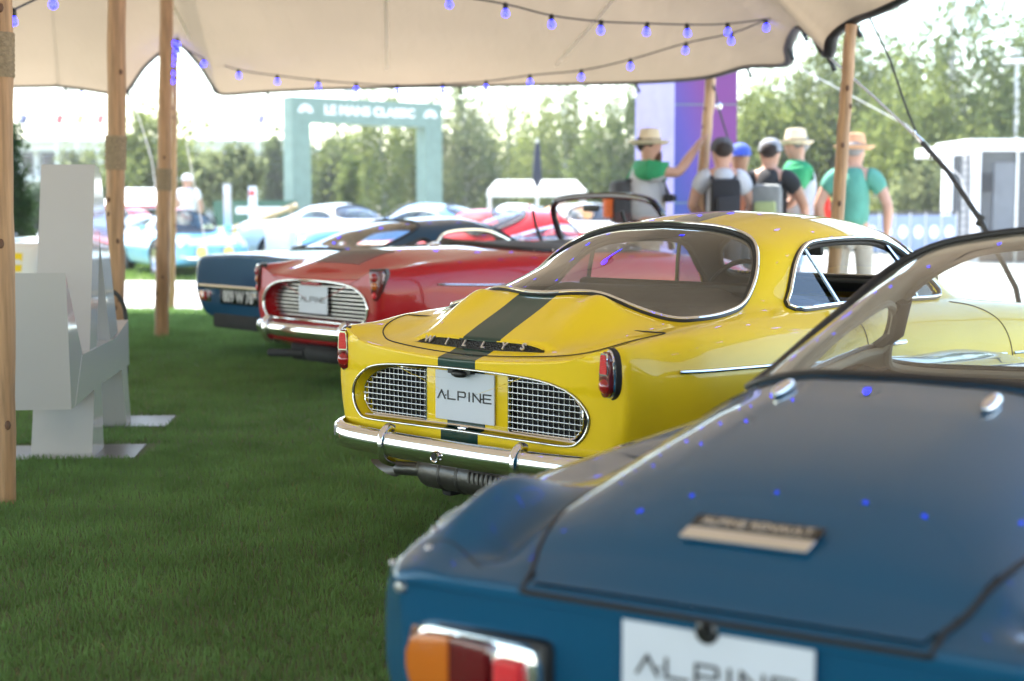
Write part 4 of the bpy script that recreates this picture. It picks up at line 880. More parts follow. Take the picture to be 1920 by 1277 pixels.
bp = nt.nodes.new('ShaderNodeBump'); bp.inputs['Strength'].default_value = .35; bp.inputs['Distance'].default_value = .12; nt.links.new(tc.outputs['Object'], mp_.inputs[0]); nt.links.new(mp_.outputs[0], n_.inputs['Vector']); nt.links.new(n_.outputs['Fac'], bp.inputs['Height'])
for q_ in nt.nodes:
    if q_.type in ('BSDF_DIFFUSE', 'BSDF_TRANSLUCENT'): nt.links.new(bp.outputs[0], q_.inputs['Normal'])
TENT = thing('stretch_tent', 'beige stretch tent canopy with black hems over the row of coupes', 'tent')
canopy = npmesh('canopy', V, np.stack([idx[:-1], nx_[:-1], nx_[1:], idx[1:]], -1).reshape(-1, 4), M_tent, TENT)
CBV = BVHTree.FromPolygons([tuple(v) for v in V], [tuple(f) for f in np.stack([idx[:-1], nx_[:-1], nx_[1:], idx[1:]], -1).reshape(-1, 4)])
def ceil_z(x, y):
    h = CBV.ray_cast(Vector((x, y, 0)), Vector((0, 0, 1))); return h[0].z if h[0] else 2.7
M_hem = noisy(principled('black_hem', (.012, .013, .014), .6), .1, 10)
hp = [Vector(p) for p in oo]; MB().tube(hp, .042, closed=True, n=8, flat=.45, upv=(0, 0, 1)).build('hem', M_hem, TENT)
M_seam = translucent('canopy_seam', (.8, .72, .6), .3, (.8, .7, .55))
for (x0, y0), (x1, y1) in (((-5.6, 16.2), (-5.9, 6)), ((-3.4, 16.0), (-3.1, 7)), ((-1.35, 16.3), (-.6, 7)), ((.45, 15.6), (1.7, 8.5)), ((-7.2, 15), (-7, 5))):
    pts = [];
    for t in np.linspace(0, 1, 40):
        x, y = x0 + (x1 - x0) * t, y0 + (y1 - y0) * t; pts.append((x, y, ceil_z(x, y) - .004))
    MB().tube(pts, .018, n=6, flat=.2, upv=(0, 0, 1)).build('seam', M_seam, TENT)
for k, p in enumerate(OUT):      # hem loops and grommet tabs
    if k % 2 == 0 and p[1] > 6:
        MB().tube([Vector(p), Vector(p) + Vector((.03, 0, -.06)), Vector(p) + Vector((.05, 0, -.10))], .016, n=6).build('hem_loop', M_hem, TENT)
# ---- poles
M_wood = noisy(principled('peeled_wood', (.42, .245, .125), .55), .28, 9, 8, bump=.35, bscale=22, stretch=(6, 6, .35))
M_woodl = noisy(principled('pale_peeled_wood', (.50, .32, .18), .55), .25, 9, 8, bump=.35, bscale=22, stretch=(6, 6, .35))
M_burlap = noisy(principled('burlap_wrap', (.30, .23, .15), .9), .2, 60, bump=.6, bscale=120)
def pole(label, a, b, r, wraps=(), mat=None, knots=6, seed=0, group='wooden tent poles'):
    a, b = Vector(a), Vector(b); t = thing('tent_pole', label, 'tent pole', a, group=group); rg = random.Random(seed); L = (b - a).length
    N = 26; pts = []; rad = []
    for i in range(N + 1):
        s = i / N; pts.append((b - a) * s + Vector((rg.uniform(-.004, .004), rg.uniform(-.004, .004), 0))); rad.append(r * (1.06 - .16 * s) * rg.uniform(.975, 1.03))
    MB().tube(pts, rad, n=16).build('shaft', mat or M_wood, t)
    for k in range(knots):
        s = rg.uniform(.08, .92); ang = rg.uniform(-2.6, -.5); c = (b - a) * s + Vector((math.cos(ang), math.sin(ang), 0)) * r * .95
        MB().sphere(c, .013, n=8, sc_=(1, 1, 1.5)).build('knot', pois_knot, t)
    for z0, z1 in wraps:
        m = MB(); u = (b - a).normalized(); n_ = 9
        for i in range(n_):
            zz = z0 + (z1 - z0) * (i + .5) / n_; m.tube([u * (zz - (z1 - z0) / n_ * .5), u * zz, u * (zz + (z1 - z0) / n_ * .5)], [r * 1.10, r * 1.17, r * 1.10], n=18, caps=(i in (0, n_ - 1)))
        m.build('burlap_wrap', M_burlap, t)
    return t
pois_knot = principled('wood_knot', (.13, .06, .03), .6)
def pg(u, v): p = px(u, v, 1); d = p - Vector((0, 0, 1.17)); return Vector((0, 0, 1.17)) + d * (1.17 / -d.z)
def up(b, u, v=0, z=3.8):
    p = px(u, v, b.y); b = Vector(b); return b + (p - b) * (z / p.z)
b0 = pg(10, 944); pole('rough wooden tent pole at the left frame edge, nearest the camera', b0, up(b0, 4, 0, 3.72), .040, [(1.66, 1.83)], knots=9, seed=1)
b1 = pg(214, 720); pole('thick wooden tent pole right behind the white letter sculpture', b1, up(b1, 219, 0, 3.9), .060, [(1.40, 1.62)], knots=9, seed=2)
b2 = pg(303, 634); pole('wooden tent pole standing alone on the lawn beside the letter sculpture', b2, up(b2, 312, 0, 3.75), .060, [(1.30, 1.49)], knots=7, seed=3)
b3 = pg(322, 582); pole('thin wooden edge pole wrapped with a cluster of blue bulbs', b3, px(329, 86, b3.y), .035, [], knots=4, seed=4, mat=M_woodl)
b4 = Vector((2.02, 14.5, 0)); b4b = px(1333, 146, 14.7); pole('leaning wooden tent pole held by the bearded man', (b4b.x - .20, 14.5, 0), b4b, .056, [], mat=M_woodl, knots=3, seed=5)
b5 = px(1596, 46, 9.5); pole('sunlit wooden tent pole in front of the man in green shirt', (b5.x - .12, 9.5, 0), b5, .042, [(.90, 1.06)], mat=M_wood, knots=5, seed=6)
pole('wooden tent pole on the right beyond the yellow coupe', (3.75, 7.3, 0), (3.7, 7.1, 2.95), .045, [], seed=7)
# ---- ropes and straps
M_rope = noisy(principled('dark_rope', (.05, .05, .05), .8), .2, 30); M_white_rope = noisy(principled('pale_strap', (.6, .6, .6), .7), .1, 20)
def rope(name, label, pts, r, mat, cat='rope', n=6): return tag(MB().tube(pts, r, n=n).build(name, mat), label, cat)
A_ = px(1728, 266, 8.6)
gl = thing('guy_line', 'ratchet strap with metal turnbuckle running down behind the blue coupe roof', 'guy line')
J_ = px(1553, 106, 10.0); J2 = px(1492, 124, 13.2)
MB().tube([J_, px(1640, 183, 9.3), A_], .008, n=6).build('pale_strap', M_white_rope, gl)
MB().tube([A_, px(1780, 325, 8.3), px(1838, 412, 8.0), px(1905, 540, 7.6), pg(1975, 905)], .014, n=6).build('black_strap', M_rope, gl)
MB().tube([px(1716, 251, 8.65), px(1727, 264, 8.6), px(1742, 287, 8.55)], [.007, .014, .007], n=10).build('turnbuckle', M_chrome, gl)
for q in ((1714, 248, 8.7), (1729, 270, 8.6), (1745, 294, 8.5)):
    MB().sphere(px(*q), .012, n=10).build('shackle', M_chrome, gl)
MB().box(px(1838, 414, 8.0), (.03, .02, .06), Matrix.Rotation(.5, 3, 'Y')).build('ratchet', M_rope, gl, bevel=.006)
rope('side_rope', 'dark rope from the canopy hem down past the sunlit pole', [px(1628, 28, 9.3), px(1668, 110, 9.2), px(1700, 205, 9.1), px(1724, 262, 9.0)], .007, M_rope)
rope('far_strap', 'pale strap stretching from the far canopy corner towards the trees', [J2, px(1560, 160, 13.6), px(1700, 235, 14.5), px(1800, 330, 15.5), px(1850, 470, 16)], .006, M_white_rope, 'strap')
rope('guy_rope', 'thin pale rope from the low canopy corner left of the green arch', [px(417, 180, 17.1), px(390, 210, 17.4), px(350, 270, 18.0), (-3.9, 19.6, .0)], .006, M_white_rope)
rope('guy_rope', 'thin pale rope between the two left poles under the canopy corner', [px(238, 176, 17.0), px(262, 225, 17.6), px(285, 300, 18.4), (-4.6, 20, 0)], .006, M_white_rope)
rope('pole_rope', 'dark rope hanging beside the leaning pole in front of the purple pillar', [px(1338, 160, 14.6), px(1348, 205, 14.9), px(1368, 270, 15.3), (2.7, 16.5, 0)], .010, M_rope)
tag(MB().sphere(px(1348, 199, 14.85), .035, n=10).build('pulley', M_chrome), 'shiny metal pulley on the rope by the purple pillar', 'pulley')
rope('overhead_wire', 'thin overhead wire crossing the sky at the top right corner', [px(1860, -12, 40), px(1960, 35, 38)], .012, M_rope, 'wire')
# ---- festoon lights
M_bulb = principled('lit_blue_bulb', (.2, .2, .6), .3, emis=(.16, .17, 1.0), es=4.)
M_bulbc = principled('bulb_core', (.6, .6, .9), .3, emis=(.42, .44, 1.0), es=3.4)
nt = M_bulb.node_tree; b = nt.nodes['Principled BSDF']; lw = nt.nodes.new('ShaderNodeLayerWeight'); lw.inputs[0].default_value = .35
cr_ = nt.nodes.new('ShaderNodeMix'); cr_.data_type = 'RGBA'; cr_.inputs['A'].default_value = (.009, .010, 1, 1); cr_.inputs['B'].default_value = (.002, .003, .9, 1)
nt.links.new(lw.outputs['Facing'], cr_.inputs['Factor']); nt.links.new(cr_.outputs['Result'], b.inputs['Emission Color'])
bm_me = sk_me = None
def festoon(label, bulbs, extra_start=None, extra_end=None, r=.033, sag=True, drop=.0):
    global bm_me, sk_me
    P = [Vector(b) for b in bulbs]; up_ = Vector((0, 0, .062 + drop))
    t = thing('string_light', label, 'string light', P[0] + up_, group='strings of blue bulbs under the canopy'); o = t.location
    pts = ([Vector(extra_start)] if extra_start is not None else []) + [p + up_ for p in P] + ([Vector(extra_end)] if extra_end is not None else [])
    MB().tube([Vector(q) - o for q in cr(pts, 4)], .0065, n=5).build('cable', M_rope, t)
    for p in P:
        if sk_me is None:
            s = MB().lathe([(0, .06), (.012, .058), (.017, .045), (.019, .02), (.016, .012), (0, .012)], n=12).build('socket', M_rubber, t); sk_me = s.data
            bb = MB().lathe([(0, .018), (.012, .016), (.016, .007), (.024, -.006), (.028, -.019), (.0265, -.033), (.019, -.043), (.009, -.048), (0, -.049)], n=16).build('bulb', M_bulb, t); bm_me = bb.data
        else:
            s = bpy.data.objects.new('socket', sk_me); bb = bpy.data.objects.new('bulb', bm_me)
            for q in (s, bb): COL.objects.link(q); q.parent = t
        bb.scale = (.86,) * 3
        for q in (s, bb): q.location = p - o + Vector((0, 0, .015)); q.rotation_euler = (random.uniform(-.15, .15), random.uniform(-.15, .15), 0)
    return t
S2 = [(842, 8, 10.2), (948, 25, 10.4), (1034, 46, 10.6), (1126, 57, 10.85), (1212, 60, 11.1), (1289, 62, 11.35), (1365, 60, 11.6)]
festoon('upper string of blue bulbs running right across the canopy to the far corner', [px(*q) for q in S2], px(730, -30, 9.9), px(1452, 34, 11.9))
S3 = [(382, 120, 16.3), (448, 142, 16.1), (520, 153, 15.9), (597, 162, 15.6), (668, 168, 15.3), (745, 172, 15.0), (830, 170, 14.7), (911, 165, 14.4), (994, 154, 14.1), (1090, 145, 13.7), (1182, 125, 13.3), (1285, 95, 12.8), (1371, 77, 12.4), (1437, 52, 12.0)]
festoon('long sagging string of blue bulbs along the far canopy hem', [px(*q) for q in S3], px(334, 84, 16.4), px(1452, 34, 11.9))
festoon('string of blue bulbs bunched up against the thin edge pole', [px(*q) for q in ((323, 36, 16.2), (325, 82, 16.3), (333, 84, 16.25), (329, 96, 16.3), (324, 108, 16.3), (322, 120, 16.3), (323, 138, 16.3), (322, 152, 16.3))])
festoon('blue bulbs strung in the top left corner above the first pole', [px(*q) for q in ((25, 40, 8.5), (100, 8, 8.1))], px(-60, 62, 8.8), px(200, -40, 7.7))
festoon('two blue bulbs hanging outside the far left hem', [px(*q) for q in ((58, 184, 17.6), (153, 178, 17.6))], px(-40, 170, 17.5), px(250, 172, 17.4))
def line_b(a, b, n, sag):
    a, b = Vector(a), Vector(b); return [a.lerp(b, t) - Vector((0, 0, sag * 4 * t * (1 - t))) for t in np.linspace(0, 1, n)]
festoon('string of blue bulbs overhead from the near left pole to the right side', line_b((-2, 5.6, 3.2), (3.1, 2.2, 2.9), 14, .35))
festoon('string of blue bulbs overhead from the middle left pole to the right pole', line_b((-2.6, 9.6, 3.3), (3.6, 7.0, 2.75), 14, .3))
festoon('string of blue bulbs overhead behind the camera', line_b((-2, 1.6, 3.3), (2.9, -1.5, 3.1), 12, .35))
festoon('string of blue bulbs overhead running back from the right pole', line_b((3.2, 6.2, 2.95), (1.0, -3.5, 3.1), 20, .25))
festoon('string of blue bulbs overhead along the left poles', line_b((-2.05, 5.7, 3.4), (-2.05, -2, 3.3), 14, .25))

# ============================================================ white letter sculpture
SC = thing('letter_sculpture', 'tall white freestanding letter sculpture on two steel base plates', 'sculpture', (-1.94, 6.82, 0), math.atan2(1, -.10) - math.pi / 2)
M_sc = noisy(principled('satin_grey_white', (.50, .50, .51), .38, coat=.35), .03, 2); M_scface = principled('gloss_face', (.55, .57, .57), .12, coat=.6)
def slab(name, poly, x0=-.25, x1=0., mats=None):
    """profile in (distance, height), extruded to the left; glossy on its right face"""
    poly = [(a - 6.82, b) for a, b in poly]; n = len(poly)
    v = [(x1, a, b) for a, b in poly] + [(x0, a, b) for a, b in poly]
    f = [tuple(range(n)), tuple(range(2 * n - 1, n - 1, -1))] + [(i, i + n, (i + 1) % n + n, (i + 1) % n) for i in range(n)]
    m = MB(); m.v = v; m.f = f; m.m = [1] + [0] * (n + 1); return m.build(name, [M_sc, M_scface], SC, smooth=False)
slab('arrow_block', [(6.37, .295), (6.32, .885), (6.66, .50), (6.62, .31)])
slab('front_limb', [(6.84, .49), (7.10, 1.362), (7.22, 1.35), (7.17, 1.0), (7.03, .50)], x1=-.002)
slab('rear_limb', [(7.20, .98), (7.17, 1.30), (7.27, 1.33), (7.66, .52), (7.42, .50)], x1=-.004)
slab('crossbar', [(6.45, .296), (6.64, .505), (7.55, .50), (7.97, .56), (7.97, .32), (7.0, .32)], x1=.002)
slab('front_foot', [(6.82, .006), (6.93, .33), (7.12, .33), (7.14, .006)], x0=-.275)
slab('rear_foot', [(7.85, .006), (7.72, .34), (7.90, .34), (8.0, .006)], x0=-.27)
for y0, y1, xx0, xx1 in ((0, .41, -.48, .19), (1.0, 1.42, -.42, .21)):
    MB().add([(xx0, y0, 0), (xx1, y0, 0), (xx1 - .0, y1, 0), (xx0 + .02, y1, 0), (xx0, y0, .006), (xx1, y0, .006), (xx1, y1, .006), (xx0 + .02, y1, .006)], [(0, 1, 2, 3), (4, 5, 6, 7), (0, 1, 5, 4), (1, 2, 6, 5), (2, 3, 7, 6), (3, 0, 4, 7)]).build('base_plate', noisy(principled('steel_plate', (.16, .16, .17), .4, .3), .1, 5), SC, smooth=False)
tag(MB().tube(cr([(-2.30, 8.2, .55), (-2.24, 8.2, .70), (-2.17, 8.25, .66), (-2.15, 8.3, .5), (-2.2, 8.4, .02), (-2.4, 9.0, .01)], 5), .012, n=6).build('cable', M_rope), 'black cable looping out behind the white letter sculpture', 'cable')

# ============================================================ trees
M_bark = noisy(principled('bark', (.12, .09, .06), .9), .3, 8, bump=.5)
M_birchbark = noisy(principled('birch_bark', (.5, .48, .44), .8), .35, 6, bump=.3)
LEAF = [translucent('leaf_fresh', (.12, .15, .05), .42, (.24, .28, .08), vary=.35, vscale=.9), translucent('leaf_deep', (.085, .115, .042), .4, (.16, .20, .065), vary=.35, vscale=.9),
        translucent('leaf_silver', (.13, .155, .075), .42, (.24, .27, .12), vary=.35, vscale=.9), translucent('leaf_dark', (.025, .05, .02), .3, (.04, .07, .02), vary=.3, vscale=.9)]
def crown(c, rx, ry, rz, nclump, nleaf, leaf, droop, seed, cr_=.115, gap=.0):
    r = np.random.default_rng(seed); n = nclump
    d = r.normal(size=(n, 3)); d /= np.linalg.norm(d, axis=1)[:, None]; q = r.uniform(.2, 1.0, n) ** .6
    d *= (q * (1 + .32 * np.sin(4 * d[:, 0] + seed) * np.cos(5 * d[:, 2] + 2 * seed) + .15 * np.sin(9 * d[:, 1] + 7 * d[:, 2] + seed)))[:, None]; d[:, 0] *= 1 - .08 * d[:, 2]
    cc = d * [rx, ry, rz]; cc[:, 2] -= droop * rz * .35 * (np.hypot(d[:, 0], d[:, 1]) ** 2)
    cs = r.uniform(.45, 1.25, n) * cr_ * (rx + rz)
    L = r.normal(size=(n, nleaf, 3)) * .5; L = L * cs[:, None, None]
    L[..., 2] *= 1 + droop * 1.6; L[..., :2] *= 1 - .45 * droop
    P = (cc[:, None] + L).reshape(-1, 3) + np.array(c); m = len(P)
    a = r.normal(size=(m, 3)); a[:, 2] -= droop; a /= np.linalg.norm(a, axis=1)[:, None]; b = np.cross(a, r.normal(size=(m, 3))); b /= np.linalg.norm(b, axis=1)[:, None]
    s = leaf * r.uniform(.6, 1.3, m)[:, None]
    V = np.stack([P - a * s, P + b * s * .45, P + a * s, P - b * s * .45], 1).reshape(-1, 3)
    return V, np.arange(4 * m).reshape(-1, 4)
def tree(kind, label, x, y, h, wd, seed, leafm=0, droop=.6, base=.18, ncl=170, nl=42, leaf=.085, bark=None, group=None, dy=None):
    t = thing(kind, label, 'tree', (x, y, 0), group=group); rg = random.Random(seed)
    tr = MB(); pts = []; N = 8; top = h * .86; bx, by = 0, 0
    for i in range(N + 1):
        pts.append((bx, by, top * i / N)); bx += rg.uniform(-.02, .02) * h * .5; by += rg.uniform(-.02, .02) * h * .5
    r0 = .018 * h + .03; tr.tube(cr(pts, 3), [r0 * (1.15 - .95 * k / (N * 3)) for k in range(N * 3 + 1)], n=10)
    for k in range(11):
        s = rg.uniform(max(base, .12), .9); p = pts[min(N, int(s * N))]; a = rg.uniform(0, 6.28); ln = wd * .42 * (1.1 - s * .6)
        e = (p[0] + math.cos(a) * ln, p[1] + math.sin(a) * ln, p[2] + h * rg.uniform(.05, .16)); mi = ((p[0] + e[0]) / 2, (p[1] + e[1]) / 2, p[2] * .4 + e[2] * .6 + .03 * h)
        rr = r0 * .42 * (1.1 - s); tr.tube(cr([p, mi, e], 3), [rr * (1 - .11 * q) for q in range(7)], n=6)
    tr.build('trunk', bark or M_bark, t)
    cz = h * (base + 1) / 2; V, Fq = crown((0, 0, cz), wd / 2, (dy or wd) / 2, h * (1 - base) / 2, ncl, nl, leaf, droop, seed)
    npmesh('crown', V, Fq, LEAF[leafm], t, smooth=False)
    return t
def at(u, v, d): p = px(u, v, d); return p
def tx(u, d): return (u - 960) / F_PX * d
def th_(v, d): return 1.17 + (385 - v) / F_PX * d
TR = [ # kind, label, u, d, v_top, width_px, leaf, droop, base
 ('deciduous_tree', 'round bright green tree between the two left tent poles', 282, 44, 205, 175, 0, .2, .08),
 ('deciduous_tree', 'low pale shrubby tree left of the thick tent pole above the sculpture', 165, 52, 300, 130, 2, .3, .05),
 ('deciduous_tree', 'small spreading tree with pale foliage in front of the white building', 432, 40, 284, 110, 2, .3, .42),
 ('columnar_tree', 'narrow dark green tree just left of the green arch', 516, 60, 252, 42, 1, .0, .02),
 ('birch_tree', 'dark birch tree seen through the left half of the green arch', 612, 56, 248, 100, 1, .9, .05),
 ('birch_tree', 'tall weeping birch tree filling the right half of the green arch', 722, 52, 150, 150, 0, .9, .04),
 ('birch_tree', 'pale weeping birch tree directly right of the green arch', 868, 54, 160, 140, 2, .9, .04),
 ('birch_tree', 'broad green birch tree behind the closed black parasol', 955, 60, 176, 150, 0, .9, .05),
 ('birch_tree', 'green birch tree above the white market tent', 1062, 56, 150, 140, 0, .9, .05),
 ('birch_tree', 'dark leafy birch tree touching the left edge of the purple pillar', 1160, 50, 158, 140, 1, .9, .05),
 ('birch_tree', 'airy light green birch tree right of the purple pillar', 1432, 42, 150, 170, 0, .9, .04),
 ('birch_tree', 'bushy birch tree rising behind the straw hats', 1520, 45, 75, 185, 2, .9, .04),
 ('birch_tree', 'tall birch tree behind the sunlit tent pole', 1625, 44, 60, 220, 0, .9, .04),
 ('birch_tree', 'very tall weeping birch tree reaching the top of the frame', 1790, 40, -70, 265, 1, 1.0, .04),
 ('birch_tree', 'bright green birch tree behind the dark strap and turnbuckle', 1715, 38, 150, 210, 0, .8, .03),
 ('birch_tree', 'dark green tree beside the tall lamp post at the right edge', 1905, 46, 105, 130, 1, .8, .05),
 ('birch_tree', 'silvery birch tree directly left of the white booth', 1740, 36, 300, 130, 2, .7, .02)]
for k, (kd, lb, u, d, vt_, wp, lm, dr, bs) in enumerate(TR):
    tree(kd, lb, tx(u, d), d, th_(vt_, d), wp / F_PX * d * (1.15 if u < 560 else 1.45), 11 + k, lm, dr, bs, bark=M_birchbark if 'birch' in kd else None, nl=56, ncl=110 if wp < 60 else (210 if u > 1400 else 140), leaf=.10 if d > 38 else .085, group='birch trees behind the paddock' if 'birch' in kd else None)
tree('cypress_tree', 'dark narrow cypress tree behind the nearest left tent pole', tx(30, 19), 19, th_(210, 19), .36, 71, 3, .2, .0, ncl=150, nl=40, leaf=.035)
tree('cypress_tree', 'slim pointed conifer inside the green arch', tx(656, 40), 40, th_(300, 40), .62, 72, 1, .2, .0, ncl=120, nl=34, leaf=.06)
# hedge and a far wood that reads as one mass
V, Fq = crown((tx(90, 42), 42, .7), 2.6, .8, .9, 160, 50, .09, .1, 91); tag(npmesh('hedge', V, Fq, LEAF[3], smooth=False), 'low dark clipped hedge behind the white letter sculpture', 'hedge')
Vs = []; Fs = []; nb_ = 0; r = np.random.default_rng(5)
for k in range(30):
    u = 560 + k * 52 + r.uniform(-20, 20); d = 74 + r.uniform(-4, 8); hh = th_(285 + r.uniform(-30, 40) - (90 if u > 1400 else 0), d)
    V, Fq = crown((tx(u, d), d, hh * .48), 2.6, 2, hh * .52, 60, 36, .2, .6, 200 + k); Vs.append(V); Fs.append(Fq + nb_); nb_ += len(V)
tag(npmesh('far_wood', np.concatenate(Vs), np.concatenate(Fs), LEAF[1], smooth=False), kind='stuff')

# ============================================================ structures
M_teal = pois('teal_paint', (.15, .225, .185), rough=.6); M_teal2 = M_teal
ya = 38.
def ab(b, u0, u1, v0, v1, y0, y1): # box from pixel extent at distance y0
    x0, x1 = tx(u0, y0), tx(u1, y0); z0, z1 = th_(v1, y0), th_(v0, y0); return b.box(((x0 + x1) / 2, (y0 + y1) / 2, (z0 + z1) / 2), (x1 - x0, y1 - y0, z1 - z0))
arch = thing('event_arch', 'pale green square event arch reading LE MANS CLASSIC', 'arch', (tx(687, ya), ya, 0), R(38))
def ap(x): return x
aw = 4.45; lw_ = .52; hh = 3.80
for sg, nm in ((-1, 'leg'), (1, 'leg')):
    MB().box((sg * (aw / 2 - lw_ / 2 + .0), 0, (hh - .62) / 2 + .42), (lw_, .44, hh - .62 - .84)).build(nm, M_teal, arch, bevel=.01, smooth=False)
    MB().box((sg * (aw / 2 - lw_ / 2), 0, .42), (lw_ + .1, .6, .84)).build('base_block', M_black, arch, smooth=False)
MB().box((0, 0, hh - .31), (aw, .44, .62)).build('lintel', M_teal, arch, bevel=.01, smooth=False)
M_sign = principled('white_lettering', (.8, .82, .8), .5)
text('lettering', 'LE MANS CLASSIC', .30, M_sign, frame((0.02, -.228, hh - .30), (1, 0, 0), (0, 0, 1), (0, -1, 0)), arch, sx=1.12, bold=.012)
for sg in (-1, 1):
    m = MB(); 
    for k in range(7):
        a0, a1 = math.pi * k / 7 + .05, math.pi * (k + 1) / 7 - .05
        m.prism([(math.cos(a0) * .06, math.sin(a0) * .06), (math.cos(a0) * .2, math.sin(a0) * .2), (math.cos((a0 + a1) / 2) * .215, math.sin((a0 + a1) / 2) * .215), (math.cos(a1) * .2, math.sin(a1) * .2), (math.cos(a1) * .06, math.sin(a1) * .06)], .01, lambda a, b, c: (a + sg * 1.85, -.224 - c, b + hh - .38))
    m.build('fan_emblem', M_sign, arch, smooth=False)
# tall banner pillar
yp = 18.5; pil = thing('banner_pillar', 'tall square pillar with lilac side and blue to purple front', 'pillar', (tx(1290, yp), yp, 0), 0)
mpil = principled('blue_purple_print', (.1, .12, .5), .55); nt = mpil.node_tree; b = nt.nodes['Principled BSDF']; tc = nt.nodes.new('ShaderNodeTexCoord'); sx = nt.nodes.new('ShaderNodeSeparateXYZ'); nt.links.new(tc.outputs['Object'], sx.inputs[0])
am = nt.nodes.new('ShaderNodeMath'); am.operation = 'MULTIPLY_ADD'; am.inputs[1].default_value = .30; nt.links.new(sx.outputs[2], am.inputs[0]); nt.links.new(sx.outputs[0], am.inputs[2])
rp_ = nt.nodes.new('ShaderNodeValToRGB'); rp_.color_ramp.elements[0].position = .18; rp_.color_ramp.elements[0].color = (.028, .06, .25, 1); rp_.color_ramp.elements[1].position = .95; rp_.color_ramp.elements[1].color = (.16, .03, .17, 1)
e = rp_.color_ramp.elements.new(.55); e.color = (.08, .05, .27, 1); nt.links.new(am.outputs[0], rp_.inputs[0]); nt.links.new(rp_.outputs[0], b.inputs['Base Color'])
w0, w1 = tx(1262, yp) - pil.location.x, tx(1378, yp) - pil.location.x
MB().add([(w0, 0, 0), (w1, 0, 0), (w1, 0, 6), (w0, 0, 6), (w1, .8, 0), (w1, .8, 6)], [(0, 1, 2, 3), (1, 4, 5, 2)]).build('front_panel', mpil, pil, smooth=False)
MB().add([(w0, 0, 0), (w0, 0, 6), (w0 - .42, .75, 6), (w0 - .42, .75, 0), (w1, .8, 0), (w1, .8, 6), (w0 - .42, .75, 6.0)], [(0, 1, 2, 3), (3, 2, 5, 4), (1, 5, 6)]).build('side_panel', pois('lilac_print', (.24, .23, .44), rough=.55), pil, smooth=False)
for zz in (1.2, 2.4, 3.6, 4.8): MB().box(((w0 + w1) / 2, -.006, zz), (w1 - w0, .008, .012)).build('panel_joint', M_teal, pil, smooth=False)
# white booth
yb = 31.; bo = thing('white_booth', 'white cabin booth with dark glazed doors and a louvred side', 'booth', (tx(1850, yb), yb, 0))
def bb(u0, u1, v0, v1, y0, y1, nm, mat, bev=.02): 
    m = MB(); ab(m, u0, u1, v0, v1, y0, y1); o = m.build(nm, mat, bo, bevel=bev, smooth=False); o.location = (-bo.location.x, -bo.location.y, 0); return o
bb(1814, 2060, 262, 284, yb, yb + 2.6, 'roof', M_white); bb(1766, 1818, 274, 292, yb + .3, yb + 2.6, 'side_roof', M_white)
bb(1766, 1782, 290, 500, yb + .3, yb + .5, 'frame', M_white); bb(1820, 1834, 284, 500, yb, yb + .2, 'frame', M_white); bb(2000, 2012, 284, 500, yb, yb + .2, 'frame', M_white)
M_dglass = principled('dark_glazing', (.05, .06, .075), .15, spec=.4)
bb(1834, 2000, 284, 500, yb + .25, yb + .3, 'glazed_door', M_dglass); bb(1900, 1904, 284, 500, yb + .18, yb + .24, 'door_frame', M_alu, .0); bb(1858, 1900, 305, 470, yb + .2, yb + .24, 'poster_board', pois('grey_board', (.13, .14, .15)))
bb(1836, 1856, 325, 360, yb + .05, yb + .15, 'wall_speaker', M_black)
for k in range(13): bb(1800, 1816, 296 + k * 13, 303 + k * 13, yb + .35, yb + .42, 'louvre_slat', M_alu, 0)
bb(1784, 1798, 292, 500, yb + .4, yb + .5, 'side_window', M_dglass)
bb(1782, 2000, 286, 500, yb + 1.8, yb + 1.9, 'back_wall', pois('booth_grey', (.4, .42, .45)))
# grandstand far left
yg = 95.; gs = thing('grandstand', 'long white grandstand building with terraces on columns', 'building', (tx(260, yg), yg, 0))
M_conc = noisy(principled('pale_concrete', (.62, .63, .64), .8), .08, .5)
def gb(u0, u1, v0, v1, y0, y1, nm, mat=None): m = MB(); ab(m, u0, u1, v0, v1, y0, y1); o = m.build(nm, mat or M_conc, gs, smooth=False); o.location = (-gs.location.x, -yg, 0); return o
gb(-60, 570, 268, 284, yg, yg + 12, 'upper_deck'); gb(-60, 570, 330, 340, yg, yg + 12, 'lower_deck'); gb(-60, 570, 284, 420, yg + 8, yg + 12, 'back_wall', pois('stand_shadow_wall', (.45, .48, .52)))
for k in range(16): gb(-50 + k * 40, -44 + k * 40, 284, 420, yg + .5, yg + 1.5, 'column')
for k in range(15): gb(-40 + k * 40, -16 + k * 40, 292, 326, yg + 7.6, yg + 8, 'window', M_dglass)
gb(-60, 570, 262, 268, yg - .5, yg, 'railing')
for k, (u, c) in enumerate(((45, (.1, .1, .3)), (112, (.6, .03, .06)), (150, (.6, .45, .2)), (188, (.6, .1, .12)), (487, (.2, .15, .4)))):
    t = thing('flagpole', ['dark blue', 'red', 'yellow', 'pink red', 'violet'][k] + ' flag on a pole above the far grandstand roof', 'flag', (tx(u, 90), 90, 0), group='flags above the grandstand')
    MB().cyl((0, 0, 0), (0, 0, th_(205, 90)), .05).build('pole', M_white, t); MB().box((.25, 0, th_(226, 90)), (.42, .03, .62), Matrix.Rotation(.35, 3, 'Y')).build('flag', pois('flag%d' % k, c), t)
# lamp posts
for u, d, v0, lb in ((1896, 38, 120, 'tall pale lamp post with a flat square head at the right edge'), (660, 70, 175, 'slim grey lamp post rising inside the green arch'), (1010 - 750, 80, 130, 'faint lattice mast behind the left tent poles')):
    t = thing('lamp_post', lb, 'lamp post', (tx(u, d), d, 0)); h_ = th_(v0, d); MB().cyl((0, 0, 0), (0, 0, h_), .085, .06).build('post', M_alu, t)
    MB().box((0, 0, h_), (.62, .5, .12)).build('lamp_head', M_white, t, bevel=.03); MB().box((-.1, 0, h_ + .25), (.3, .3, .14)).build('sensor', M_white, t)
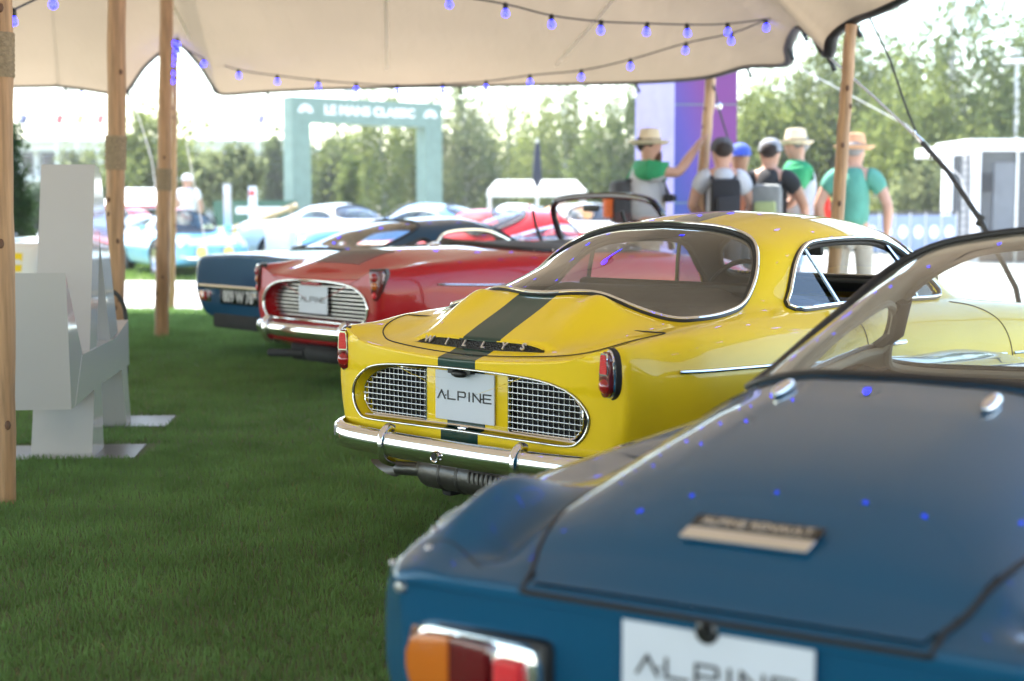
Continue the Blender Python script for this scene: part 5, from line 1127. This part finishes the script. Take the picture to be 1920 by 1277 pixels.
# small site furniture
bar = thing('barrier', 'green hoarding with white lettering behind the pale blue racing car', 'barrier', (tx(480, 36), 36, 0))
MB().box((0, 0, th_(385, 36) - .2), (tx(560, 36) - tx(405, 36), .06, .62)).build('panel', pois('dark_green_board', (.03, .10, .06)), bar); MB().box((.1, -.04, th_(385, 36) - .12), (1.1, .02, .16)).build('white_band', M_white, bar)
for sx_ in (-.95, .95): MB().box((sx_, 0, .45), (.06, .06, .9)).build('post', M_alu, bar)
M_tim = noisy(principled('pale_timber', (.45, .33, .2), .7), .2, 12, stretch=(8, 1, 1))
rpm = thing('timber_ramp', 'pale timber ramp sloping up towards the left leg of the arch', 'ramp', (tx(480, 30), 30, 0))
MB().tube([(-.75, 0, th_(440, 30)), (.85, 0, th_(385, 30))], .06, n=4).build('rail', M_tim, rpm)
for k in range(5): MB().box((-.6 + .33 * k, 0, (th_(436 - 13 * k, 30)) / 2), (.07, .07, th_(436 - 13 * k, 30))).build('post', M_tim, rpm)
MB().box((.45, .3, .3), (.9, .6, .55)).build('step_block', pois('ramp_grey', (.35, .34, .3)), rpm)
for u, d, v0, v1, lb in ((429, 27, 345, 470, 'square grey post behind the pale blue racing car bonnet'), (476, 27, 350, 480, 'white post with red marks left of the silver coupe')):
    t = thing('bollard_post', lb, 'post', (tx(u, d), d, 0)); MB().box((0, 0, th_(v0, d) / 2), (.13, .13, th_(v0, d))).build('shaft', M_alu if u == 429 else M_white, t); MB().box((0, -.07, th_(v0, d) - .12), (.1, .01, .1)).build('sign_plate', pois('red_mark', (.6, .08, .06)) if u != 429 else M_white, t)
t = thing('display_box', 'plain white box standing left of the silver coupe', 'box', (tx(525, 25), 25, 0)); MB().box((0, 0, .36), (.42, .4, .72)).build('body', M_white, t, bevel=.02); MB().box((0, 0, .735), (.46, .44, .03)).build('lid', M_white, t)
M_canvas = translucent('white_canvas', (.78, .78, .76), .4, (.7, .7, .66))
t = thing('market_tent', 'white market tent roof beneath the closed black parasol', 'tent', (tx(1005, 34), 34, 0))
zt = th_(338, 34); ze = th_(360, 34)
MB().add([(-1.1, -1, ze), (1.1, -1, ze), (1.1, 1, ze), (-1.1, 1, ze), (-.9, 0, zt), (.9, 0, zt), (-1.1, -1, ze - .12), (1.1, -1, ze - .12)], [(0, 1, 5, 4), (1, 2, 5), (2, 3, 4, 5), (3, 0, 4), (0, 1, 7, 6)]).build('roof', M_canvas, t, smooth=False)
for sx_ in (-1.05, 1.05):
    for sy_ in (-.95, .95): MB().cyl((sx_, sy_, 0), (sx_, sy_, ze), .03).build('leg', M_alu, t)
t = thing('parasol', 'closed black parasol standing over the white market tent', 'parasol', (tx(1007, 32), 32, 0))
MB().cyl((0, 0, 0), (0, 0, th_(262, 32)), .03).build('pole', M_alu, t); MB().lathe([(0, th_(262, 32)), (.06, th_(275, 32)), (.09, th_(310, 32)), (.11, th_(335, 32)), (.03, th_(352, 32)), (0, th_(352, 32))], n=10).build('folded_canopy', pois('navy_cloth', (.015, .018, .035), rough=.8), t)
# fence with banner panels on the right
fe = thing('banner_fence', 'low fence with a row of blue and white printed panels', 'fence', (tx(1705, 29), 29, 0))
for k in range(6):
    x = (k - 2.5) * .30; MB().box((x, 0, .62), (.27, .03, .72)).build('panel', pois('blue_white_print', (.20, .26, .40)) if k == 0 else bpy.data.materials['blue_white_print'], fe, smooth=False)
    MB().sphere((x, -.02, .66), .085, n=10, sc_=(1, .2, 1.5)).build('printed_oval', M_white, fe)
for k in range(7): MB().cyl(((k - 3) * .30, .03, 0), ((k - 3) * .30, .03, 1.05), .018, n=6).build('post', M_alu, fe)
MB().tube([(-1, .03, 1.03), (1, .03, 1.03)], .02).build('rail', M_rope, fe)
mf = thing('mesh_fence', 'dark mesh fence running behind the banner panels to the booth', 'fence', (tx(1760, 33), 33, 0))
for k in range(24): MB().cyl((-2.2 + k * .2, 0, 0), (-2.2 + k * .2, 0, .98), .012, n=5).build('bar', M_rope, mf)
for z in (.15, .55, .96): MB().tube([(-2.3, 0, z), (2.6, 0, z)], .018, n=5).build('rail', M_rope, mf)

# ============================================================ background cars (rounder, simpler)
def small_car(name, label, x, y, yaw, ST, mat, roofm=None, group='cars parked beyond the tent', seedc=0, rear=REAR_B, side=SIDE_B, ws=None, front=True, yellow=True, plate=None, sc_=1., nose=(3.88, .43)):
    ws = ws or sympoly([(2.49,0),(2.48,.25),(2.43,.43),(2.35,.50),(2.25,.46),(2.18,.38),(2.14,.2),(2.13,0)])
    root, S = make_car(name, label, 'car', x, y, yaw, ST, (0, .45), nose, mat, nu=130, nv=46, sm=(.9, .8), liner=None, group=group, axle=(.86, 2.98), tube=.012,
        cuts=[dict(t='plan', n='rear_window', poly=rear, mat=M_glass, seal=M_rubber, r=.02, zmin=.7), dict(t='side', n='side_window', poly=side, mat=M_glass, seal=M_chrome, r=.016), dict(t='plan', n='windscreen', poly=ws, mat=M_glass, seal=M_rubber, r=.02, zmin=.66)])
    if roofm is not None:
        m = (~S.used) & (S.fc[:, 2] > .98); submesh(S, m, 'painted_roof', roofm, root, .006)
    for sg in (-1, 1):
        p = S.front(.47 * sg, .56); o = MB().lathe([(0, .0), (.06, -.005), (.088, -.03), (.092, -.06)], axis='x', n=18)
        o.v = [(-a, b, c) if 0 else (a, b, c) for a, b, c in o.v]; o = o.build('headlamp', M_lampw, root); o.location = p + Vector((.02, 0, 0)); MB().lathe([(.088, -.02), (.098, -.01), (.098, -.06)], axis='x', n=18).build('rim', M_chrome, o)
        p = S.front(.22 * sg, .44); o = MB().lathe([(0, .03), (.06, .02), (.082, 0), (.085, -.06)], axis='x', n=18).build('driving_lamp', M_lampy if yellow else M_lampw, root); o.location = p + Vector((.05, 0, 0)); MB().lathe([(.082, .0), (.092, .01), (.092, -.06)], axis='x', n=18).build('rim', M_chrome, o)
        MB().tube([S.front(.28 * sg, .34) + Vector((.02, 0, 0)), S.front(.42 * sg, .345) + Vector((.03, 0, 0)), (3.5, .66 * sg, .36)], .035, n=8).build('bumper', M_chrome, root)
        MB().box((2.3, .74 * sg, .80), (.08, .12, .07)).build('wing_mirror', mat, root, bevel=.02)
        MB().box((.0, .42 * sg, .50), (.04, .18, .10)).build('tail_lamp', M_redlens, root, bevel=.02)
    MB().box((3.86, 0, .40), (.05, .5, .09)).build('air_intake', M_black, root, bevel=.01)
    if plate:
        p = MB().box((3.93, 0, .29), (.02, .46, .11)).build('number_plate', M_gloss_black, root); text('lettering', plate, .11, M_sign, frame((3.943, 0, .29), (0, 1, 0), (0, 0, 1), (1, 0, 0)), p, sx=.85, bold=.003)
    return root, S
M_lampw = principled('white_lamp', (.75, .78, .8), .15, coat=1.); M_lampy = principled('yellow_lamp', (.75, .68, .12), .15, coat=1.)
def place(u, d, yaw, cx_=1.9):  # centre of the car at (u, d)
    x = tx(u, d); return x - math.cos(R(yaw)) * cx_, d - math.sin(R(yaw)) * cx_, yaw
small_car('racing_coupe', 'pale blue racing coupe with red roof and yellow driving lamps', *place(338, 25.5, -62), BST, P_lblue, P_bright_red, plate='EI 78 BB')
small_car('racing_coupe', 'white rally car with red tail lamps behind the pale blue racing coupe', *place(240, 30, 62), BST, P_whitecar, P_bright_red)
rx_, ry_2, ryaw = place(-262, 12.5, 172)
rrt, RS_ = small_car('rally_coupe', 'white and yellow rally coupe half hidden behind the letter sculpture', rx_, ry_2, ryaw, [(x, [(a, b * (1.12 if b > .5 else 1.05)) for a, b in rows]) for x, rows in DST], P_whitecar, rear=REAR_D, side=[(1.45,.93),(1.60,1.07),(2.0,1.08),(2.30,.93)], ws=sympoly([(2.53,0),(2.50,.25),(2.44,.42),(2.34,.49),(2.22,.44),(2.14,.3),(2.12,0)]))
for sg in (-1, 1):
    pts = [];
    V = []; 
    xs = np.linspace(.10, 3.3, 30)
    for x in xs: V += [RS_.side(x, .66, sg, .006), RS_.side(x, .80, sg, .006)]
    st = MB().add(V, [(2 * i, 2 * i + 1, 2 * i + 3, 2 * i + 2) for i in range(29)]).build('yellow_stripe', P_yellow_plain, rrt)
    text('lettering', 'Alpine', .15, M_ink, frame(RS_.side(.60, .735, sg, .03), (-sg, 0, 0), (0, 0, 1), (0, sg, 0)), st, sx=1.2)
PST = [(x, [(a, b * (1.12 if b > .5 else 1.05)) for a, b in rows]) for x, rows in DST]
PW = sympoly([(2.53,0),(2.50,.25),(2.44,.42),(2.34,.49),(2.22,.44),(2.14,.3),(2.12,0)])
small_car('silver_coupe', 'rounded silver white vintage coupe parked right of the arch leg', *place(640, 26, -40), PST, P_silver, rear=REAR_D, side=[(1.45,.93),(1.50,1.0),(1.60,1.07),(1.80,1.09),(2.0,1.08),(2.14,1.04),(2.30,.93),(1.9,.925)], ws=PW, yellow=False)
small_car('parked_coupe', 'sky blue coupe roof just beyond the petrol blue fastback', *place(800, 24, 160), PST, P_midblue, rear=REAR_D, side=[(1.45,.93),(1.60,1.07),(2.0,1.08),(2.30,.93)], ws=PW)
small_car('parked_coupe', 'bright red coupe with a small red roof beacon', *place(900, 21, 165), BST, P_bright_red)
small_car('parked_coupe', 'red coupe seen through the fastback side windows', *place(1010, 19.5, 12), BST, P_bright_red)
small_car('parked_coupe', 'white coupe seen through the convertible windscreen', *place(1100, 23, -70), PST, P_whitecar, rear=REAR_D, side=[(1.45,.93),(1.60,1.07),(2.0,1.08),(2.30,.93)], ws=PW)
small_car('parked_coupe', 'orange yellow coupe behind the convertible vent frame', *place(1060, 27, 160), PST, P_orange, rear=REAR_D, side=[(1.45,.93),(1.60,1.07),(2.0,1.08),(2.30,.93)], ws=PW)
small_car('parked_coupe', 'white coupe with its flank behind the red roofed cars', *place(960, 30, 175), PST, P_whitecar, rear=REAR_D, side=[(1.45,.93),(1.60,1.07),(2.0,1.08),(2.30,.93)], ws=PW)
tag(MB().lathe([(.05, 0), (.05, .02), (.035, .03), (.03, .09), (.015, .12), (0, .125)], n=12).build('beacon', M_redbright), 'small red beacon on the roof of the bright red coupe', 'beacon').location = (tx(992, 20.6), 20.6, 1.06)
t = thing('raised_bonnet', 'white and red raised bonnet panel behind the left tent poles', 'car bonnet', (tx(262, 28), 28, 0)); 
MB().box((0, 0, 1.30), (1.15, 1.2, .04), Matrix.Rotation(.3, 3, 'X')).build('panel', M_white, t, bevel=.01); MB().box((0, -.55, 1.15), (1.1, .06, .06)).build('red_edge', P_bright_red, t)
for s_2 in (-.5, .5): MB().cyl((s_2, 0, 0), (s_2, 0, 1.25), .015).build('prop_rod', M_alu, t)

# ============================================================ people
def skinmesh(name, verts, edges, radii, roots, mat, parent, sub=2):
    me = bpy.data.meshes.new(name); me.from_pydata([tuple(v) for v in verts], edges, [])
    o = bpy.data.objects.new('tmp_skin', me); COL.objects.link(o); m = o.modifiers.new('s', 'SKIN'); m.use_smooth_shade = True
    for i, r in enumerate(radii): me.skin_vertices[0].data[i].radius = r if isinstance(r, tuple) else (r, r)
    for i in range(len(verts)): me.skin_vertices[0].data[i].use_root = i in roots
    s = o.modifiers.new('u', 'SUBSURF'); s.levels = sub; s.render_levels = sub
    dg = bpy.context.evaluated_depsgraph_get(); dg.update(); mo = bpy.data.meshes.new_from_object(o.evaluated_get(dg)); mo.name = name
    bpy.data.objects.remove(o); bpy.data.meshes.remove(me); mo.materials.clear(); return link(name, mo, mat, parent, True)
M_skin = noisy(principled('sunlit_skin', (.52, .29, .20), .5), .08, 9)
CL = {}
def cloth(n, c): 
    if n not in CL: CL[n] = noisy(principled(n, c, .85), .12, 7, bump=1., bscale=9)
    return CL[n]
def person(label, x, y, rz, shirt, legs, arms, hat=None, hair=None, beard=None, h=1.0, yoke=None, lean=0., longl=True):
    """faces local +X; arms = dict(L=(elbow, wrist), R=(...)) in local metres"""
    t = thing('person', label, 'person', (x, y, 0), rz); t.scale = (h, h, h)
    L = lambda z: lean * (z - .9)
    V = [(0, 0, .96), (L(1.1), 0, 1.10), (L(1.28), 0, 1.30), (L(1.42), 0, 1.455), (L(1.5), 0, 1.505), (L(1.56) + .01, 0, 1.54), (L(1.65) + .03, 0, 1.61), (L(1.72) + .025, 0, 1.70), (L(1.78) + .015, 0, 1.765)]
    Rr = [(.15, .13), (.14, .115), (.155, .12), (.11, .10), .072, .066, (.094, .098), (.098, .108), (.06, .07)]; E = [(i, i + 1) for i in range(8)]; roots = [0]
    V.append((L(1.66) + .125, 0, 1.655)); Rr.append(.013); E.append((6, len(V) - 1))      # nose
    for sg in (-1, 1): V.append((L(1.66) + .01, .088 * sg, 1.66)); Rr.append(.018); E.append((6, len(V) - 1))
    av = {}
    for sd_, sg in (('L', 1), ('R', -1)):
        el, wr = arms[sd_]; i0 = len(V); shp = (L(1.42), .205 * sg, 1.45); V += [shp, el, tuple(.5 * (a + b) for a, b in zip(el, wr)), wr]
        hd = (Vector(wr) - Vector(el)).normalized(); pm_ = tuple(Vector(wr) + hd * .06); V.append(pm_); Rr += [.066, .052, .047, .030, (.038, .022)]; E += [(3, i0), (i0, i0 + 1), (i0 + 1, i0 + 2), (i0 + 2, i0 + 3), (i0 + 3, i0 + 4)]; av[sd_] = (shp, el, wr)
        sid = hd.cross(Vector((0, 0, 1))); sid = sid.normalized() if sid.length > .1 else Vector((0, 1, 0)); dn = hd.cross(sid)
        for k in range(5):     # separate finger chains rooted in the palm
            o_ = (k - 1.5) * .019 if k < 4 else -.034; b_ = Vector(pm_) + sid * o_ - hd * (.01 if k < 4 else .04); ln = (.062, .074, .068, .052, .045)[k]; cu = dn * .02
            j = len(V); V += [tuple(b_), tuple(b_ + hd * ln * .6 + cu * .4 + (sid * -.02 if k == 4 else Vector())), tuple(b_ + hd * ln + cu + (sid * -.025 if k == 4 else Vector()))]; Rr += [.010, .009, .007]; E += [(j, j + 1), (j + 1, j + 2)]; roots.append(j)
    for sg in (-1, 1):
        i0 = len(V); V += [(0, .095 * sg, .88), (.015, .11 * sg, .50), (-.02, .12 * sg, .10), (.02, .125 * sg, .035), (.15, .135 * sg, .03)]; Rr += [(.095, .09), .062, .042, .042, (.042, .028)]; E += [(0, i0)] + [(i0 + k, i0 + k + 1) for k in range(4)]
    skinmesh('body', V, E, Rr, roots, M_skin, t)
    V = [(0, 0, .93), (L(1.1), 0, 1.10), (L(1.28), 0, 1.30), (L(1.42), 0, 1.45), (L(1.48), 0, 1.54)]; Rr = [(.20, .165), (.195, .16), (.205, .165), (.17, .14), (.092, .092)]; E = [(0, 1), (1, 2), (2, 3), (3, 4)]; rts = [0]
    for sd_ in 'LR':
        shp, el, wr = av[sd_]; i0 = len(V); md = tuple(a + .62 * (b - a) for a, b in zip(shp, el)); V += [(L(1.38), .09 * (1 if sd_ == 'L' else -1), 1.425), (shp[0], shp[1] * .93, shp[2] - .02), md]; Rr += [.125, .105, .090]; E += [(i0, i0 + 1), (i0 + 1, i0 + 2)]; rts.append(i0)
    so = skinmesh('shirt', V, E, Rr, rts, shirt, t)
    if yoke is not None:
        V2 = [(L(1.30), 0, 1.34), (L(1.42), 0, 1.46), (L(1.48), 0, 1.55)]; R2 = [(.212, .172), (.163, .143), (.095, .095)]; E2 = [(0, 1), (1, 2)]
        for sd_ in 'LR':
            shp, el, wr = av[sd_]; i0 = len(V2); V2 += [shp, tuple(a + .63 * (b - a) for a, b in zip(shp, el))]; R2 += [.104, .093]; E2 += [(1, i0), (i0, i0 + 1)]
        skinmesh('shoulder_yoke', V2, E2, R2, [0], yoke, so)
    V = [(0, 0, .97)]; Rr = [(.165, .145)]; E = []
    for sg in (-1, 1):
        i0 = len(V); V += [(0, .1 * sg, .86), (.015, .115 * sg, .50)] + ([(-.02, .125 * sg, .12)] if longl else []); Rr += [(.115, .105), .082] + ([.066] if longl else []); E += [(0, i0), (i0, i0 + 1)] + ([(i0 + 1, i0 + 2)] if longl else [])
    skinmesh('trousers', V, E, Rr, [0], legs, t)
    for sg in (-1, 1): MB().sphere((.06, .128 * sg, .045), .055, n=12, sc_=(2.3, .95, .85)).build('shoe', cloth('pale_shoe', (.4, .38, .35)), t)
    hx = L(1.7) + .02
    for sg in (-1, 1): MB().sphere((hx + .088, .032 * sg, 1.685), .010, n=8).build('eye', M_ink, t)
    if hair: 
        o = MB().sphere((0, 0, 0), .1, n=16, sc_=(1.0, .90, .95)).build('hair', hair, t); o.location = (hx - .022, 0, 1.70); o.scale = (1.1, 1.1, 1.0)
    if beard: 
        o = MB().sphere((0, 0, 0), .075, n=14, sc_=(.8, .9, 1.25)).build('beard', beard, t); o.location = (hx + .06, 0, 1.575)
    if hat:
        kind, m = hat
        if kind == 'cap':
            o = MB().lathe([(0, .115), (.05, .105), (.09, .065), (.103, .0), (.101, -.012)], n=20); o.prism([(.07, -.075), (.155, -.055), (.185, 0), (.155, .055), (.07, .075)], .012, lambda a, b, c: (a, b, -.005 - c)); o = o.build('cap', m, t); o.location = (hx, 0, 1.70); o.scale = (1.14, 1.14, 1.05)
        else:
            wb = .165 if kind == 'wide' else .145; o = MB().lathe([(0, .105), (.05, .118), (.078, .112), (.094, .03), (.098, .0), (wb * .8, -.010), (wb, .012), (wb, .004), (wb * .8, -.02), (.097, -.015)], n=24).build('straw_hat', m, t); o.location = (hx, 0, 1.71); o.scale = (1.15, 1.15, 1.1)
            MB().lathe([(.099, .002), (.0975, .03), (.094, .031)], n=24).build('hat_band', cloth('hat_ribbon', (.25, .2, .14)), o)
    return t
def backpack(label, x, y, rz, mat, sz=(.17, .30, .46), z=1.18, panel=None):
    t = thing('backpack', label, 'backpack', (x, y, z), rz); b = MB().box((0, 0, 0), sz).build('bag', mat, t, bevel=.06)
    MB().box((-sz[0] / 2 - .03, 0, -sz[2] * .12), (.07, sz[1] * .72, sz[2] * .5)).build('front_pocket', panel or mat, t, bevel=.028)
    for sg in (-1, 1): MB().tube(cr([(.06, .10 * sg, .2), (.20, .12 * sg, .24), (.33, .13 * sg, .1), (.30, .13 * sg, -.1), (.08, .13 * sg, -.2)], 4), .017, n=6).build('strap', M_webbing, t)
    return t
M_webbing = cloth('black_webbing', (.02, .02, .022))
green = cloth('bright_green_polo', (.03, .30, .12)); lgrey = cloth('pale_grey_shirt', (.52, .53, .56)); bk = cloth('black_shirt', (.02, .02, .022)); dgreen = cloth('sea_green_shirt', (.09, .30, .22))
straw = cloth('straw', (.68, .58, .40)); tan = cloth('beige_trousers', (.48, .42, .34)); jean = cloth('blue_jeans', (.12, .18, .30)); dk = cloth('dark_trousers', (.05, .05, .06)); gcap = cloth('grey_cap', (.10, .10, .11)); bcap = cloth('blue_cap', (.08, .13, .5)); lcap = cloth('light_grey_cap', (.26, .27, .29)); wht = cloth('white_shorts', (.6, .6, .6))
dh = cloth('dark_hair', (.03, .02, .015)); gh = cloth('grey_hair', (.25, .24, .23))
dP = 14.6
down = dict(L=((-.02, .26, 1.14), (.08, .27, .90)), R=((-.02, -.26, 1.14), (.08, -.27, .90)))
X1 = tx(1212, dP)
wrist = Vector((tx(1308, 14.45) - X1, 14.45 - dP, th_(272, 14.45)))
person('bearded man in straw hat and green polo holding the leaning tent pole', X1, dP, R(8), lgrey, tan, dict(L=((-.16, .30, 1.17), (.06, .22, 1.02)), R=((.235, -.24, 1.42), (.455, -.16, 1.70))), hat=('wide', straw), hair=dh, beard=cloth('brown_beard', (.09, .035, .015)), yoke=green, h=1.04)
backpack('dark grey backpack with orange pouch on the bearded man', X1 - .26, dP + .02, R(8), cloth('charcoal_pack', (.06, .06, .065)), sz=(.18, .28, .42), z=1.2, panel=cloth('orange_pouch', (.8, .16, .03)))
cm = thing('camera', 'black camera hanging on the chest of the bearded man', 'camera', (X1 + .20, dP - .12, 1.24)); MB().box((0, 0, 0), (.07, .13, .08)).build('camera_body', M_black, cm, bevel=.01); MB().lathe([(0, .07), (.03, .07), (.032, 0)], axis='x', n=14).build('lens', M_gloss_black, cm); MB().tube(cr([(0, -.06, .03), (-.08, -.1, .2), (-.16, -.06, .34), (-.18, .05, .34), (-.08, .08, .2), (0, .06, .03)], 4), .010, n=5).build('neck_strap', M_webbing, cm)
X2 = tx(1352, dP - .3)
person('man in pale grey shirt and dark cap seen from behind', X2, dP - .3, R(92), lgrey, dk, dict(L=((.0, .29, 1.16), (.16, .16, 1.05)), R=((-.02, -.29, 1.14), (.16, -.22, .98))), hat=('cap', gcap), hair=dh)
backpack('black backpack worn by the man in the pale grey shirt', X2, dP - .53, R(92), cloth('black_pack', (.02, .02, .024)), sz=(.16, .28, .44), z=1.2, panel=cloth('black_pocket', (.03, .03, .035)))
X2b = tx(1384, dP + .7)
person('man in bright blue cap facing the camera between two others', X2b, dP + .7, R(-95), bk, jean, down, hat=('cap', bcap), hair=dh, h=.99)
X3 = tx(1440, dP - .1)
person('man in black shirt and light grey cap turned to the right', X3, dP - .1, R(72), bk, dk, dict(L=((-.02, .28, 1.14), (.08, .26, .92)), R=((.03, -.33, 1.17), (.24, -.32, 1.02))), hat=('cap', lcap), hair=dh)
backpack('grey and lime backpack worn by the man in the black shirt', X3 - .06, dP - .33, R(72), cloth('grey_pack', (.25, .26, .25)), sz=(.17, .28, .44), z=1.15, panel=cloth('lime_panel', (.38, .44, .2)))
X4 = tx(1492, dP + .4)
person('man in white straw hat and green polo facing left', X4, dP + .4, R(172), lgrey, wht, dict(L=((.04, .25, 1.15), (.24, .2, 1.05)), R=((.0, -.26, 1.14), (.2, -.22, 1.0))), hat=('trilby', straw), hair=gh, yoke=green, h=1.05, longl=False)
backpack('bright red backpack on the man in the white straw hat', X4 + .25, dP + .42, R(172), cloth('red_pack', (.8, .05, .03)), sz=(.16, .28, .44), z=1.06)
X5 = tx(1597, dP - .6)
person('man in sea green shirt and orange straw hat behind the sunlit pole', X5, dP - .6, R(75), dgreen, tan, dict(L=((-.04, .32, 1.16), (.06, .26, .90)), R=((-.05, -.32, 1.15), (.0, -.31, .90))), hat=('wide', cloth('orange_straw', (.62, .36, .2))), hair=gh, h=1.0)
X6 = tx(360, 31)
person('distant person in white standing behind the pale blue racing coupe', X6 - .05, 31, R(120), cloth('white_shirt', (.7, .7, .72)), tan, down, hat=('cap', cloth('white_cap', (.75, .75, .75))))

# ============================================================ added veil imitating lens flare
hz = MB().box((0, 60, 9.5), (170, 150, 21.6)).build('glare_veil', [], smooth=False); hz['kind'] = 'stuff'  # thin volume added to imitate lens flare and overexposure washing out the distance
mh = bpy.data.materials.new('glare_veil_air'); mh.use_nodes = True; nt = mh.node_tree; nt.nodes.clear(); o = nt.nodes.new('ShaderNodeOutputMaterial'); v = nt.nodes.new('ShaderNodeVolumePrincipled')
v.inputs['Color'].default_value = (.9, .93, .95, 1); v.inputs['Density'].default_value = .0011; v.inputs['Anisotropy'].default_value = .3; nt.links.new(v.outputs[0], o.inputs['Volume'])
hz.data.materials.clear(); hz.data.materials.append(mh)
